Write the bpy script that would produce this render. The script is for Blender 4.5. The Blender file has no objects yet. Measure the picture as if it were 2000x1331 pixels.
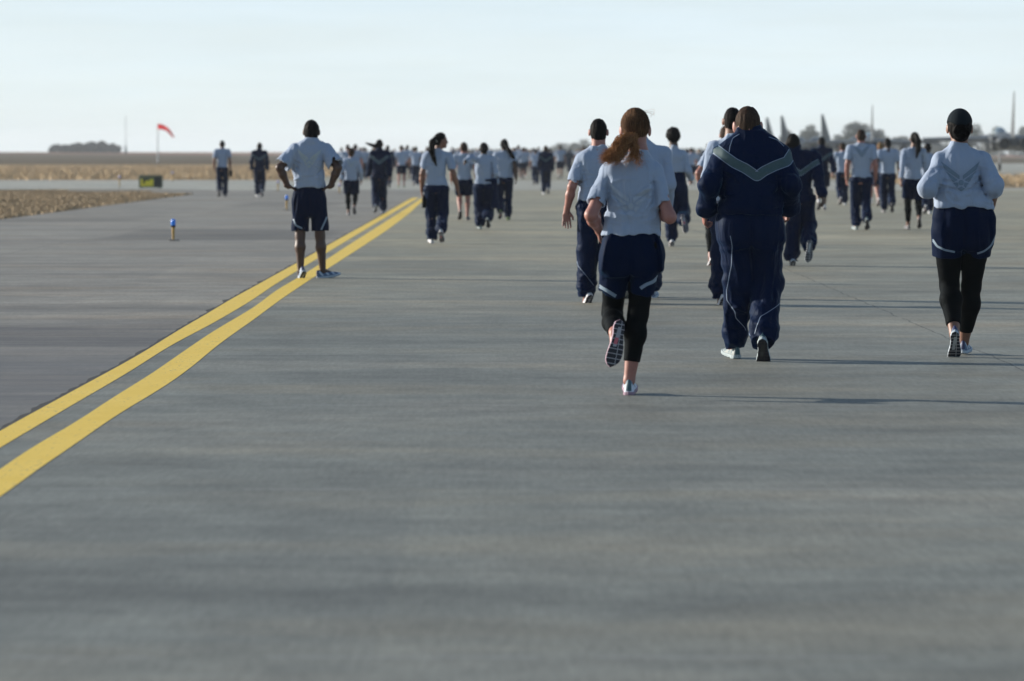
import bpy, math, random, time
import numpy as np
from mathutils import Vector, Matrix
T0 = time.time()
random.seed(11); RNG = np.random.default_rng(7)
scene = bpy.context.scene
COL = scene.collection
F_PX = 8333.0; HOR = 298.0; CAMZ = 1.45      # focal length in photo pixels, horizon row, eye height
def ground(px, py, z=0.0):
    """where on the ground a photo position lies"""
    D = (CAMZ - z) * F_PX / (py - HOR)
    return (px - 1000.0) * D / F_PX, D
def A3(v): return np.array(v, dtype=np.float32)
def unit(v):
    v = np.asarray(v, float); n = np.linalg.norm(v)
    return v / n if n > 1e-9 else v

# ------------------------------------------------------------ tags and mesh helpers
def tag(o, label=None, cat=None, group=None, kind=None):
    if label: o['label'] = label
    if cat: o['category'] = cat
    if group: o['group'] = group
    if kind: o['kind'] = kind
    return o
def empty(name, loc, rz=0.0):
    o = bpy.data.objects.new(name, None); COL.objects.link(o)
    o.empty_display_size = .2; o.location = loc; o.rotation_euler = (0, 0, rz); return o
def mesh_from(name, V, Fq, mats=(), smooth=True, parent=None, mi=None):
    V = np.asarray(V, np.float32).reshape(-1, 3); Fq = np.asarray(Fq, np.int32)
    me = bpy.data.meshes.new(name)
    me.vertices.add(len(V)); me.vertices.foreach_set('co', V.ravel())
    k = Fq.shape[1]
    me.loops.add(Fq.size); me.loops.foreach_set('vertex_index', Fq.ravel())
    me.polygons.add(len(Fq)); me.polygons.foreach_set('loop_start', np.arange(0, Fq.size, k, dtype=np.int32))
    if mi is not None: me.polygons.foreach_set('material_index', np.asarray(mi, np.int32))
    me.polygons.foreach_set('use_smooth', np.full(len(Fq), smooth))
    me.update(calc_edges=True)
    for m in mats: me.materials.append(m)
    o = bpy.data.objects.new(name, me); COL.objects.link(o)
    if parent is not None: o.parent = parent
    return o
class MB:
    """collects boxes, tubes, lofts into one mesh"""
    def __init__(s): s.V = []; s.F = []
    def add(s, V, F):
        b = sum(len(v) for v in s.V); s.V.append(np.asarray(V, float).reshape(-1, 3))
        s.F += [tuple(int(i) + b for i in f) for f in F]
    def box(s, c, h, R=None):
        P = np.array([[x, y, z] for x in (-1, 1) for y in (-1, 1) for z in (-1, 1)], float) * np.array(h)
        if R is not None: P = P @ np.asarray(R).T
        s.add(P + np.array(c), [(0, 1, 3, 2), (4, 6, 7, 5), (0, 4, 5, 1), (2, 3, 7, 6), (0, 2, 6, 4), (1, 5, 7, 3)])
    def tube(s, pts, rads, n=10, cap=True):
        pts = [np.asarray(p, float) for p in pts]; V = []; F = []
        for i, p in enumerate(pts):
            t = unit(pts[min(i + 1, len(pts) - 1)] - pts[max(i - 1, 0)])
            u = unit(np.cross(t, [0, 0, 1.0] if abs(t[2]) < .9 else [0, 1.0, 0])); w = np.cross(t, u)
            r = rads[i] if hasattr(rads, '__len__') else rads
            for j in range(n):
                a = 2 * math.pi * j / n; V.append(p + r * (math.cos(a) * u + math.sin(a) * w))
        for i in range(len(pts) - 1):
            for j in range(n):
                k = (j + 1) % n; F.append((i * n + j, i * n + k, (i + 1) * n + k, (i + 1) * n + j))
        if cap: F.append(tuple(range(n))[::-1]); F.append(tuple((len(pts) - 1) * n + j for j in range(n)))
        s.add(V, F)
    def loft(s, rings, cap=True):
        n = len(rings[0]); F = []
        for i in range(len(rings) - 1):
            for j in range(n):
                k = (j + 1) % n; F.append((i * n + j, i * n + k, (i + 1) * n + k, (i + 1) * n + j))
        if cap: F.append(tuple(range(n))[::-1]); F.append(tuple((len(rings) - 1) * n + j for j in range(n)))
        s.add(np.concatenate([np.asarray(r, float) for r in rings]), F)
    def build(s, name, mat, parent=None, smooth=True, bevel=0.0):
        me = bpy.data.meshes.new(name)
        me.from_pydata(np.concatenate(s.V).tolist(), [], s.F); me.update()
        if mat: me.materials.append(mat)
        me.polygons.foreach_set('use_smooth', np.full(len(me.polygons), smooth))
        o = bpy.data.objects.new(name, me); COL.objects.link(o)
        if parent is not None: o.parent = parent
        if smooth:
            try: me.set_sharp_from_angle(angle=math.radians(38))
            except Exception: pass
        if bevel:
            b = o.modifiers.new('bevel', 'BEVEL'); b.width = bevel; b.segments = 2; b.limit_method = 'ANGLE'
        return o

# ------------------------------------------------------------ materials
def new_mat(name):
    m = bpy.data.materials.new(name); m.use_nodes = True
    nt = m.node_tree; return m, nt, nt.nodes['Principled BSDF']
def noise_node(nt, scale, detail=4, rough=.55, vec=None, stretch=None, coord='Object'):
    n = nt.nodes.new('ShaderNodeTexNoise'); n.inputs['Scale'].default_value = scale
    n.inputs['Detail'].default_value = detail; n.inputs['Roughness'].default_value = rough
    if vec is None:
        if coord == 'World':
            g = nt.nodes.new('ShaderNodeNewGeometry'); vec = g.outputs['Position']
        else:
            t = nt.nodes.new('ShaderNodeTexCoord'); vec = t.outputs[coord]
    if stretch:
        mp = nt.nodes.new('ShaderNodeMapping'); mp.inputs['Scale'].default_value = stretch
        nt.links.new(vec, mp.inputs['Vector']); vec = mp.outputs['Vector']
    nt.links.new(vec, n.inputs['Vector']); return n
def ramp(nt, fac, stops):
    r = nt.nodes.new('ShaderNodeValToRGB'); e = r.color_ramp.elements
    while len(e) < len(stops): e.new(0.5)
    for i, (p, c) in enumerate(stops):
        e[i].position = p; e[i].color = (c[0], c[1], c[2], 1) if hasattr(c, '__len__') else (c, c, c, 1)
    nt.links.new(fac, r.inputs['Fac']); return r
def mathn(nt, op, a, b=None, c=None, clamp=False):
    m = nt.nodes.new('ShaderNodeMath'); m.operation = op; m.use_clamp = clamp
    for i, v in enumerate((a, b, c)):
        if v is None: continue
        if isinstance(v, (int, float)): m.inputs[i].default_value = v
        else: nt.links.new(v, m.inputs[i])
    return m.outputs[0]
def mixc(nt, fac, a, b, mode='MIX'):
    m = nt.nodes.new('ShaderNodeMix'); m.data_type = 'RGBA'; m.blend_type = mode
    for key, v in ((0, fac), (6, a), (7, b)):
        if isinstance(v, (int, float)): m.inputs[key].default_value = v
        elif isinstance(v, tuple): m.inputs[key].default_value = (v[0], v[1], v[2], 1)
        else: nt.links.new(v, m.inputs[key])
    return m.outputs[2]
def bump(nt, bs, height, strength, dist):
    b = nt.nodes.new('ShaderNodeBump'); b.inputs['Strength'].default_value = strength
    b.inputs['Distance'].default_value = dist; nt.links.new(height, b.inputs['Height'])
    nt.links.new(b.outputs['Normal'], bs.inputs['Normal']); return b
def simple_mat(name, col, rough=.6, var=.12, scale=30, bstr=.0, bdist=.002, metal=0.0, sheen=0.0, stretch=None, spec=.5):
    m, nt, bs = new_mat(name)
    n = noise_node(nt, scale, 4, stretch=stretch)
    lo = tuple(c * (1 - var) for c in col); hi = tuple(min(1, c * (1 + var)) for c in col)
    r = ramp(nt, n.outputs['Fac'], [(.3, lo), (.7, hi)])
    nt.links.new(r.outputs['Color'], bs.inputs['Base Color'])
    bs.inputs['Roughness'].default_value = rough; bs.inputs['Metallic'].default_value = metal
    bs.inputs['Specular IOR Level'].default_value = spec
    if sheen: bs.inputs['Sheen Weight'].default_value = sheen
    if bstr: bump(nt, bs, n.outputs['Fac'], bstr, bdist)
    return m
def fabric_mat(name, col, rough=.85, sheen=.25, stint=(1, 1, 1), weave=900, fold=14, spec=.25, heather=.1, fold_d=.012):
    m, nt, bs = new_mat(name)
    n = noise_node(nt, weave, 2); r = ramp(nt, n.outputs['Fac'], [(.3, tuple(c * (1 - heather) for c in col)), (.7, tuple(min(1, c * (1 + heather)) for c in col))])
    nt.links.new(r.outputs['Color'], bs.inputs['Base Color'])
    bs.inputs['Roughness'].default_value = rough; bs.inputs['Specular IOR Level'].default_value = spec
    bs.inputs['Sheen Weight'].default_value = sheen; bs.inputs['Sheen Tint'].default_value = (*stint, 1); bs.inputs['Sheen Roughness'].default_value = .3; bs.inputs['Specular Tint'].default_value = (.45, .75, 1, 1)
    f = noise_node(nt, fold, 3, .5, stretch=(1.0, 1.0, .35)); f.inputs['Distortion'].default_value = 1.2
    bump(nt, bs, f.outputs['Fac'], .55, fold_d); return m
def skin_mat(name, col):
    m, nt, bs = new_mat(name)
    n = noise_node(nt, 18, 4); r = ramp(nt, n.outputs['Fac'], [(.3, tuple(c * .86 for c in col)), (.7, tuple(min(1, c * 1.1) for c in col))])
    nt.links.new(r.outputs['Color'], bs.inputs['Base Color']); bs.inputs['Roughness'].default_value = .5
    bs.inputs['Subsurface Weight'].default_value = .08; bs.inputs['Subsurface Radius'].default_value = (.01, .004, .002)
    f = noise_node(nt, 400, 2); bump(nt, bs, f.outputs['Fac'], .15, .001); return m
M = {}
M['tee'] = fabric_mat('grey_jersey', (.295, .355, .465), heather=.10, sheen=.35, fold=20, fold_d=.014)
M['tee_far'] = fabric_mat('grey_jersey_pale', (.50, .51, .56), heather=.05)
M['navy'] = fabric_mat('navy_nylon', (.0012, .0065, .031), rough=.6, sheen=.16, stint=(.12, .5, .85), fold=13, spec=.07, fold_d=.03, heather=.12)
M['navy_short'] = fabric_mat('navy_shorts_nylon', (.0011, .0055, .026), rough=.65, sheen=.12, stint=(.12, .5, .85), fold=12, spec=.05, heather=.12)
M['legging'] = fabric_mat('black_stretch', (.0016, .0020, .0024), rough=.7, sheen=.0, fold=10, spec=.05, fold_d=.004)
M['stripe'] = simple_mat('grey_reflective_tape', (.055, .096, .110), .65, .08, 60, spec=.2)
M['piping'] = simple_mat('pale_piping', (.15, .21, .31), .5, .05)
M['tape'] = simple_mat('pale_tape', (.18, .25, .33), .5, .08)
M['emblem'] = simple_mat('grey_print', (.13, .19, .26), .6, .05)
M['emblem_light'] = simple_mat('pale_print', (.34, .40, .43), .5, .05)
M['emblem_faint'] = simple_mat('faint_print', (.306, .366, .456), .5, .05)
M['skin_light'] = skin_mat('light_skin', (.33, .145, .115))
M['skin_tan'] = skin_mat('tan_skin', (.20, .095, .062))
M['skin_dark'] = skin_mat('dark_skin', (.062, .030, .020))
def hair_mat(name, col, hi):
    m, nt, bs = new_mat(name)
    n = noise_node(nt, 90, 4, stretch=(1.6, 1.6, .25)); r = ramp(nt, n.outputs['Fac'], [(.3, col), (.75, hi)])
    nt.links.new(r.outputs['Color'], bs.inputs['Base Color']); bs.inputs['Roughness'].default_value = .6; bs.inputs['Specular IOR Level'].default_value = .05
    bump(nt, bs, n.outputs['Fac'], .6, .006); return m
M['hair_black'] = hair_mat('black_hair', (.0025, .0022, .0024), (.008, .007, .0075))
M['hair_brown'] = hair_mat('brown_hair', (.018, .011, .008), (.065, .040, .027))
M['hair_red'] = hair_mat('auburn_hair', (.10, .042, .018), (.58, .29, .13))
M['hair_auburn'] = hair_mat('dark_auburn_hair', (.042, .021, .011), (.17, .088, .045))
M['hair_fair'] = hair_mat('fair_hair', (.12, .07, .035), (.25, .16, .08))
M['cap'] = fabric_mat('dark_cap_cloth', (.010, .014, .018), rough=.85, sheen=0, spec=.1)
M['sock'] = fabric_mat('white_sock', (.72, .73, .76))
M['elastic'] = simple_mat('pale_elastic', (.5, .5, .45), .6)
M['strap_metal'] = simple_mat('steel', (.5, .5, .52), .25, metal=.9)
M['eye'] = simple_mat('eye', (.05, .035, .03), .15)
def shoe_mat(name, base, accent, dark):
    m, nt, bs = new_mat(name)
    t = nt.nodes.new('ShaderNodeTexCoord'); s = nt.nodes.new('ShaderNodeSeparateXYZ'); nt.links.new(t.outputs['Object'], s.inputs[0])
    w = mathn(nt, 'SINE', mathn(nt, 'MULTIPLY_ADD', s.outputs['Y'], 95.0, mathn(nt, 'MULTIPLY', s.outputs['Z'], 60.0)))
    mk = mathn(nt, 'MULTIPLY', mathn(nt, 'GREATER_THAN', w, .45), mathn(nt, 'GREATER_THAN', s.outputs['Z'], -.052))
    c1 = mixc(nt, mk, tuple(base), tuple(accent))
    # heel counter with a patch of its own
    hk = mathn(nt, 'MULTIPLY', mathn(nt, 'LESS_THAN', s.outputs['Y'], -.045), mathn(nt, 'LESS_THAN', mathn(nt, 'ABSOLUTE', s.outputs['X']), .016))
    hk = mathn(nt, 'MULTIPLY', hk, mathn(nt, 'GREATER_THAN', s.outputs['Z'], -.05))
    c2 = mixc(nt, hk, c1, tuple(dark))
    nt.links.new(c2, bs.inputs['Base Color']); bs.inputs['Roughness'].default_value = .55
    n = noise_node(nt, 350, 2); bump(nt, bs, n.outputs['Fac'], .3, .002); return m
def sole_mat(name, side, rubber, mid, accent, raised=True):
    m, nt, bs = new_mat(name)
    t = nt.nodes.new('ShaderNodeTexCoord'); s = nt.nodes.new('ShaderNodeSeparateXYZ'); nt.links.new(t.outputs['Object'], s.inputs[0])
    X, Y, Z = s.outputs
    nn = nt.nodes.new('ShaderNodeSeparateXYZ'); nt.links.new(t.outputs['Normal'], nn.inputs[0]); under = mathn(nt, 'LESS_THAN', nn.outputs['Z'], -.55)
    gro = mathn(nt, 'GREATER_THAN', mathn(nt, 'SINE', mathn(nt, 'MULTIPLY', Y, 210.0)), .86)      # tread grooves across
    gap = mathn(nt, 'LESS_THAN', mathn(nt, 'ABSOLUTE', mathn(nt, 'SUBTRACT', X, .012)), .0022)
    arch = mathn(nt, 'MULTIPLY', mathn(nt, 'LESS_THAN', mathn(nt, 'ABSOLUTE', mathn(nt, 'SUBTRACT', Y, .025)), .06),
                 mathn(nt, 'LESS_THAN', mathn(nt, 'ABSOLUTE', mathn(nt, 'ADD', X, mathn(nt, 'MULTIPLY', Y, .12))), .011))
    acc = mathn(nt, 'MULTIPLY', arch, mathn(nt, 'LESS_THAN', mathn(nt, 'ABSOLUTE', mathn(nt, 'SUBTRACT', Y, .05)), .02))
    c = mixc(nt, mathn(nt, 'MAXIMUM', gro, gap), tuple(rubber), tuple(mid))
    c = mixc(nt, arch, c, tuple(mid)); c = mixc(nt, acc, c, tuple(accent)); c = mixc(nt, under, tuple(side), c)
    nt.links.new(c, bs.inputs['Base Color']); bs.inputs['Roughness'].default_value = .7; return m
SHOES = {}
def shoe_set(key, base, accent, dark, side, rubber=(.012, .012, .02), mid=(.3, .3, .33), acc=(.5, .12, .15)):
    SHOES[key] = (shoe_mat('upper_' + key, base, accent, dark), sole_mat('sole_' + key, side, rubber, mid, acc))
shoe_set('white', (.62, .64, .68), (.35, .37, .42), (.03, .07, .10), (.60, .60, .62))
shoe_set('white_pink', (.55, .60, .70), (.10, .16, .22), (.03, .09, .12), (.30, .20, .26))
shoe_set('blue', (.06, .11, .20), (.40, .48, .58), (.02, .03, .10), (.38, .44, .50), mid=(.35, .36, .36), acc=(.30, .31, .31))
shoe_set('grey', (.20, .235, .235), (.08, .14, .17), (.03, .08, .10), (.30, .36, .38), mid=(.03, .03, .03), acc=(.05, .05, .05))
shoe_set('dark', (.05, .05, .06), (.12, .12, .14), (.02, .02, .02), (.2, .2, .22), mid=(.03, .03, .03), acc=(.05, .05, .05))
shoe_set('green', (.05, .12, .02), (.09, .20, .03), (.03, .07, .01), (.11, .20, .05))
# ------------------------------------------------------------ distance-field modelling
def smin(a, b, k):
    if k <= 0: return np.minimum(a, b)
    h = np.maximum(k - np.abs(a - b), 0) / k
    return np.minimum(a, b) - h * h * k * .25
def p_cone(a, b, ra, rb, k=.02, clip=None, sy=1.0):
    """tapered round limb from a to b; clip = list of (point, normal) that keep the side the normal points to"""
    a = A3(a); b = A3(b); r = max(ra, rb); lo = np.minimum(a, b) - r; hi = np.maximum(a, b) + r
    ab = b - a; L2 = max(float(ab @ ab), 1e-9)
    def f(x, y, z):
        t = np.clip(((x - a[0]) * ab[0] + (y - a[1]) * ab[1] + (z - a[2]) * ab[2]) / L2, 0, 1)
        d = np.sqrt((x - a[0] - t * ab[0]) ** 2 + ((y - a[1] - t * ab[1]) / sy) ** 2 + (z - a[2] - t * ab[2]) ** 2) - (ra + (rb - ra) * t)
        for (p, n) in (clip or []):
            d = np.maximum(d, -((x - p[0]) * n[0] + (y - p[1]) * n[1] + (z - p[2]) * n[2]))
        return d
    return (f, lo, hi, k, '+')
def p_ell(c, r, k=.02, R=None, op='+', clip=None):
    """ellipsoid; R columns are its local axes"""
    c = A3(c); r = A3(r); m = float(r.max())
    Rm = None if R is None else np.asarray(R, np.float32)
    def f(x, y, z):
        x = x - c[0]; y = y - c[1]; z = z - c[2]
        if Rm is not None:
            x, y, z = (Rm[0, 0] * x + Rm[1, 0] * y + Rm[2, 0] * z, Rm[0, 1] * x + Rm[1, 1] * y + Rm[2, 1] * z, Rm[0, 2] * x + Rm[1, 2] * y + Rm[2, 2] * z)
        k0 = np.sqrt((x / r[0]) ** 2 + (y / r[1]) ** 2 + (z / r[2]) ** 2)
        k1 = np.sqrt((x / r[0] ** 2) ** 2 + (y / r[1] ** 2) ** 2 + (z / r[2] ** 2) ** 2) + 1e-6
        d = k0 * (k0 - 1) / k1
        d = np.where(k0 < .3, -float(r.min()) * (1 - k0), d)
        for g in (clip or []): d = np.maximum(d, g(x, y, z))
        return d
    return (f, c - m, c + m, k, op)
def p_loft(rows, k=.03, n=2.4, flatcap=True):
    """rows of (z, cx, half width, cy, half depth): a body or garment trunk"""
    rows = sorted(rows); R = np.array(rows, np.float32); zz = R[:, 0]
    lo = A3([(R[:, 1] - R[:, 2]).min(), (R[:, 3] - R[:, 4]).min(), zz[0]]); hi = A3([(R[:, 1] + R[:, 2]).max(), (R[:, 3] + R[:, 4]).max(), zz[-1]])
    zs = np.linspace(zz[0], zz[-1], 60)
    tabs = []
    for c in range(1, 5):                       # smoothed profile
        v = np.interp(zs, zz, R[:, c]); ke = np.array([1, 2, 3, 2, 1.]) / 9
        vp = np.pad(v, 2, mode='edge'); v = np.convolve(vp, ke, 'valid'); tabs.append(v)
    def f(x, y, z):
        z1 = np.asarray(z).ravel() if z.shape[0] == 1 else None
        cx, a, cy, b = [np.interp(z, zs, t).astype(np.float32) for t in tabs]
        q = (np.abs((x - cx) / a) ** n + np.abs((y - cy) / b) ** n) ** (1 / n)
        d = (q - 1) * np.minimum(a, b)
        return np.maximum(d, np.maximum(zz[0] - z, z - zz[-1]))
    return (f, lo, hi, k, '+')
def lattice(shape, h, cell, rng):
    """smooth random field on the grid, lattice cell given per axis"""
    out = None; dims = [max(2, int(math.ceil(n * h / c)) + 3) for n, c in zip(shape, cell)]
    G = rng.uniform(-1, 1, dims).astype(np.float32)
    for ax in range(3):
        n = shape[ax]; u = np.arange(n) * h / cell[ax] + rng.uniform(0, .99); i = np.floor(u).astype(int); t = (u - i).astype(np.float32)
        t = t * t * (3 - 2 * t); i = np.clip(i, 0, dims[ax] - 2)
        sh = [1, 1, 1]; sh[ax] = n; t = t.reshape(sh)
        G = np.take(G, i, axis=ax) * (1 - t) + np.take(G, i + 1, axis=ax) * t
    return G
class Field:
    def __init__(s, h, prims, disp=None, pad=.02, seed=0, clips=(), folds=()):
        s.h = h; lo = np.min([p[1] for p in prims if p[4] == '+'], axis=0) - pad - 2 * h; hi = np.max([p[2] for p in prims if p[4] == '+'], axis=0) + pad + 2 * h
        s.o = lo; dims = np.ceil((hi - lo) / h).astype(int) + 1; s.dims = dims
        F = np.full(dims, .08, np.float32)
        ax = [(lo[i] + np.arange(dims[i]) * h).astype(np.float32) for i in range(3)]
        for (f, pl, ph, k, op) in prims:
            m = .05 + k * .5
            i0 = np.clip(np.floor((pl - m - lo) / h).astype(int), 0, dims); i1 = np.clip(np.ceil((ph + m - lo) / h).astype(int) + 1, 0, dims)
            if np.any(i1 <= i0): continue
            sl = tuple(slice(a, b) for a, b in zip(i0, i1))
            x = ax[0][sl[0]][:, None, None]; y = ax[1][sl[1]][None, :, None]; z = ax[2][sl[2]][None, None, :]
            d = f(x, y, z).astype(np.float32)
            if op == '+': F[sl] = smin(F[sl], d, k)
            elif op == '-': F[sl] = np.maximum(F[sl], -d)
        if disp:
            rng = np.random.default_rng(seed + 100)
            for (amp, cell, wf) in disp:
                N = lattice(dims, h, cell, rng) * amp
                if wf is not None: N = N * wf(ax[0][:, None, None], ax[1][None, :, None], ax[2][None, None, :])
                F += N
        if folds:       # creases (cut in) and ridges (raised) along lines seen from behind
            gx, gz = np.meshgrid(ax[0], ax[2], indexing='ij'); E = np.zeros(gx.shape, np.float32)
            for (pts, amp, sig) in folds:
                best = np.full(gx.shape, 9., np.float32); n_ = len(pts) - 1; tt = np.zeros(gx.shape, np.float32)
                for i in range(n_):
                    a = np.asarray(pts[i], float); b = np.asarray(pts[i + 1], float); d = b - a; L2 = max(d @ d, 1e-9)
                    t = np.clip(((gx - a[0]) * d[0] + (gz - a[1]) * d[1]) / L2, 0, 1); q = np.hypot(gx - a[0] - t * d[0], gz - a[1] - t * d[1])
                    m = q < best; best = np.where(m, q, best); tt = np.where(m, (i + t) / n_, tt)
                E += amp * np.exp(-(best / sig) ** 2) * np.sin(np.pi * np.clip(tt * .86 + .07, 0, 1)) ** .6
            F += E[:, None, :].astype(np.float32)
        for (p, n) in clips:
            F = np.maximum(F, -((ax[0][:, None, None] - p[0]) * n[0] + (ax[1][None, :, None] - p[1]) * n[1] + (ax[2][None, None, :] - p[2]) * n[2]))
        F[0] = F[-1] = .05; F[:, 0] = F[:, -1] = .05; F[:, :, 0] = F[:, :, -1] = .05
        s.F = F
    def mesh(s):
        F = s.F; S = F < 0; h = s.h
        C = np.zeros(np.array(F.shape) - 1, np.int8)
        for i in (0, 1):
            for j in (0, 1):
                for k in (0, 1): C += S[i:F.shape[0] - 1 + i, j:F.shape[1] - 1 + j, k:F.shape[2] - 1 + k]
        act = (C > 0) & (C < 8); I, J, K = np.nonzero(act); n = len(I)
        idx = np.full(act.shape, -1, np.int32); idx[I, J, K] = np.arange(n)
        cs = [(i, j, k) for i in (0, 1) for j in (0, 1) for k in (0, 1)]
        v = {c: F[I + c[0], J + c[1], K + c[2]] for c in cs}
        P = np.zeros((n, 3), np.float32); W = np.zeros(n, np.float32)
        for c in cs:
            for ax in range(3):
                if c[ax]: continue
                e = list(c); e[ax] = 1; e = tuple(e); m = (v[c] < 0) != (v[e] < 0)
                t = np.where(m, v[c] / np.where(m, v[c] - v[e], 1), 0)
                q = np.zeros((n, 3), np.float32); q[:] = c; q[:, ax] += t
                P += q * m[:, None]; W += m
        P = P / W[:, None]; P += np.stack([I, J, K], 1); P = P * h + s.o
        quads = []
        for ax in range(3):
            b, c = (ax + 1) % 3, (ax + 2) % 3
            sa = [slice(None)] * 3; sb = [slice(None)] * 3; sa[ax] = slice(0, -1); sb[ax] = slice(1, None)
            X = S[tuple(sa)] != S[tuple(sb)]; e = np.stack(np.nonzero(X), 1)
            e = e[(e[:, b] > 0) & (e[:, c] > 0) & (e[:, b] < F.shape[b] - 1) & (e[:, c] < F.shape[c] - 1)]
            def at(db, dc):
                g = e.copy(); g[:, b] -= db; g[:, c] -= dc; return idx[g[:, 0], g[:, 1], g[:, 2]]
            Q = np.stack([at(1, 1), at(0, 1), at(0, 0), at(1, 0)], 1)
            inside = S[e[:, 0], e[:, 1], e[:, 2]]; Q[~inside] = Q[~inside][:, ::-1]
            quads.append(Q)
        return P, np.concatenate(quads)
    def hit(s, x, z, side=-1):
        """depth y where a line along y first meets the surface, seen from the back (side -1); nan if it misses"""
        F, o, h = s.F, s.o, s.h; x = np.asarray(x, float); z = np.asarray(z, float)
        u = np.clip((x - o[0]) / h, 0, F.shape[0] - 1.001); w = np.clip((z - o[2]) / h, 0, F.shape[2] - 1.001)
        i = u.astype(int); k = w.astype(int); a = (u - i)[:, None]; c = (w - k)[:, None]
        col = F[i, :, k] * (1 - a) * (1 - c) + F[i + 1, :, k] * a * (1 - c) + F[i, :, k + 1] * (1 - a) * c + F[i + 1, :, k + 1] * a * c
        if side > 0: col = col[:, ::-1]
        ins = col < 0; j = ins.argmax(1); ok = ins.any(1) & (j > 0); j = np.maximum(j, 1); r = np.arange(len(j))
        f0 = col[r, j - 1]; f1 = col[r, j]; t = f0 / np.where(np.abs(f0 - f1) < 1e-9, 1, f0 - f1); yy = j - 1 + t
        if side > 0: yy = F.shape[1] - 1 - yy
        y = o[1] + h * yy; y[~ok] = np.nan; return y
def patch_on(fd, grids, off=.003, side=-1, jump=.05):
    """grids: list of (nu, nv, 2) arrays of (x, z); laid on the surface of a garment field"""
    V = []; Q = []; base = 0
    for G in grids:
        nu, nv, _ = G.shape; y = fd.hit(G[..., 0].ravel(), G[..., 1].ravel(), side)
        P = np.stack([G[..., 0].ravel(), y + side * off, G[..., 1].ravel()], 1)
        ii = np.arange((nu) * nv).reshape(nu, nv)
        q = np.stack([ii[:-1, :-1].ravel(), ii[1:, :-1].ravel(), ii[1:, 1:].ravel(), ii[:-1, 1:].ravel()], 1)
        yy = y[q]; good = ~np.isnan(yy).any(1); good &= np.where(good, np.nan_to_num(yy.max(1) - yy.min(1)) < jump, False)
        V.append(np.nan_to_num(P)); Q.append(q[good] + base); base += len(P)
    V = np.concatenate(V); Q = np.concatenate(Q)
    if len(Q) == 0: return None
    used = np.unique(Q); mp = np.full(len(V), -1); mp[used] = np.arange(len(used))
    return V[used], mp[Q]
def quad_grid(p, step=.007):
    p = np.array(p, float); w = max(np.linalg.norm(p[1] - p[0]), np.linalg.norm(p[2] - p[3])); hh = max(np.linalg.norm(p[3] - p[0]), np.linalg.norm(p[2] - p[1]))
    nu = max(2, int(w / step) + 2); nv = max(2, int(hh / step) + 2); u = np.linspace(0, 1, nu)[:, None, None]; v = np.linspace(0, 1, nv)[None, :, None]
    return p[0] * (1 - u) * (1 - v) + p[1] * u * (1 - v) + p[2] * u * v + p[3] * (1 - u) * v
def strip_grid(pts, width, step=.008, smooth=True):
    pts = np.array(pts, float); seg = np.linalg.norm(np.diff(pts, axis=0), axis=1); s = np.concatenate([[0], np.cumsum(seg)])
    n = max(3, int(s[-1] / step) + 1); t = np.linspace(0, s[-1], n); c = np.stack([np.interp(t, s, pts[:, i]) for i in range(2)], 1)
    if smooth and n > 7:
        ke = np.ones(5) / 5; cp = np.pad(c, ((2, 2), (0, 0)), mode='edge'); c2 = np.stack([np.convolve(cp[:, i], ke, 'valid') for i in range(2)], 1); c2[0] = c[0]; c2[-1] = c[-1]; c = c2
    d = np.gradient(c, axis=0); d /= np.linalg.norm(d, axis=1)[:, None] + 1e-9; nrm = np.stack([-d[:, 1], d[:, 0]], 1)
    m = max(2, int(width / step) + 2); w = np.linspace(-.5, .5, m) * width
    return c[:, None, :] + nrm[:, None, :] * w[None, :, None]
# ------------------------------------------------------------ shoes (own frame: x across, y to the toe, z up, origin at the ankle)
def make_shoe(h):
    yk = np.array([-.078, -.07, -.04, 0, .05, .10, .14, .17, .195, .207]); wk = np.array([.006, .024, .034, .032, .036, .045, .047, .042, .026, .006])
    xk = np.array([0, 0, 0, .001, .004, .003, 0, -.004, -.008, -.010]); hk = np.array([.06, .078, .083, .075, .060, .044, .036, .030, .022, .012])
    def up(x, y, z):
        w = np.interp(y, yk, wk).astype(np.float32) * .93; c = np.interp(y, yk, xk).astype(np.float32); t = np.interp(y, yk, hk).astype(np.float32)
        w = w * np.interp(z, [-.06, -.02, .02], [1, .86, .72]).astype(np.float32)
        q = (np.abs((x - c) / w) ** 2.3 + np.abs((z + .066) / t) ** 2.6) ** (1 / 2.4)
        return np.maximum((q - 1) * np.minimum(w, t), np.maximum(-.068 - z, np.maximum(-.08 - y, y - .208)))
    def so(x, y, z):
        w = np.interp(y, yk, wk).astype(np.float32) * 1.04; c = np.interp(y, yk, xk).astype(np.float32)
        rise = np.interp(y, [-.08, -.06, .1, .21], [.006, 0, 0, .016]).astype(np.float32)
        d = np.maximum((np.abs(x - c) - w) * .9, np.abs(z + .072 - rise) - .013)
        return np.maximum(d, np.maximum(-.082 - y, y - .212))
    lo = A3([-.055, -.09, -.095]); hi = A3([.055, .22, .03])
    a = Field(h, [(up, lo, hi, 0, '+'), p_ell((0, -.012, .03), (.024, .034, .04), 0, op='-')]).mesh()
    b = Field(h, [(so, lo, hi, 0, '+')]).mesh(); return a, b
_sh = {}
def shoe_meshes(h, key):
    k = (round(h, 4), key)
    if k not in _sh:
        g = ('g', round(h, 4))
        if g not in _sh: _sh[g] = make_shoe(h)
        a, b = _sh[g]; out = []
        for nm, (V, Q), m in (('shoe', a, SHOES[key][0]), ('sole', b, SHOES[key][1])):
            o = mesh_from(nm, V, Q, [m]); out.append(o.data); bpy.data.objects.remove(o)
        _sh[k] = out
    return _sh[k]
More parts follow.
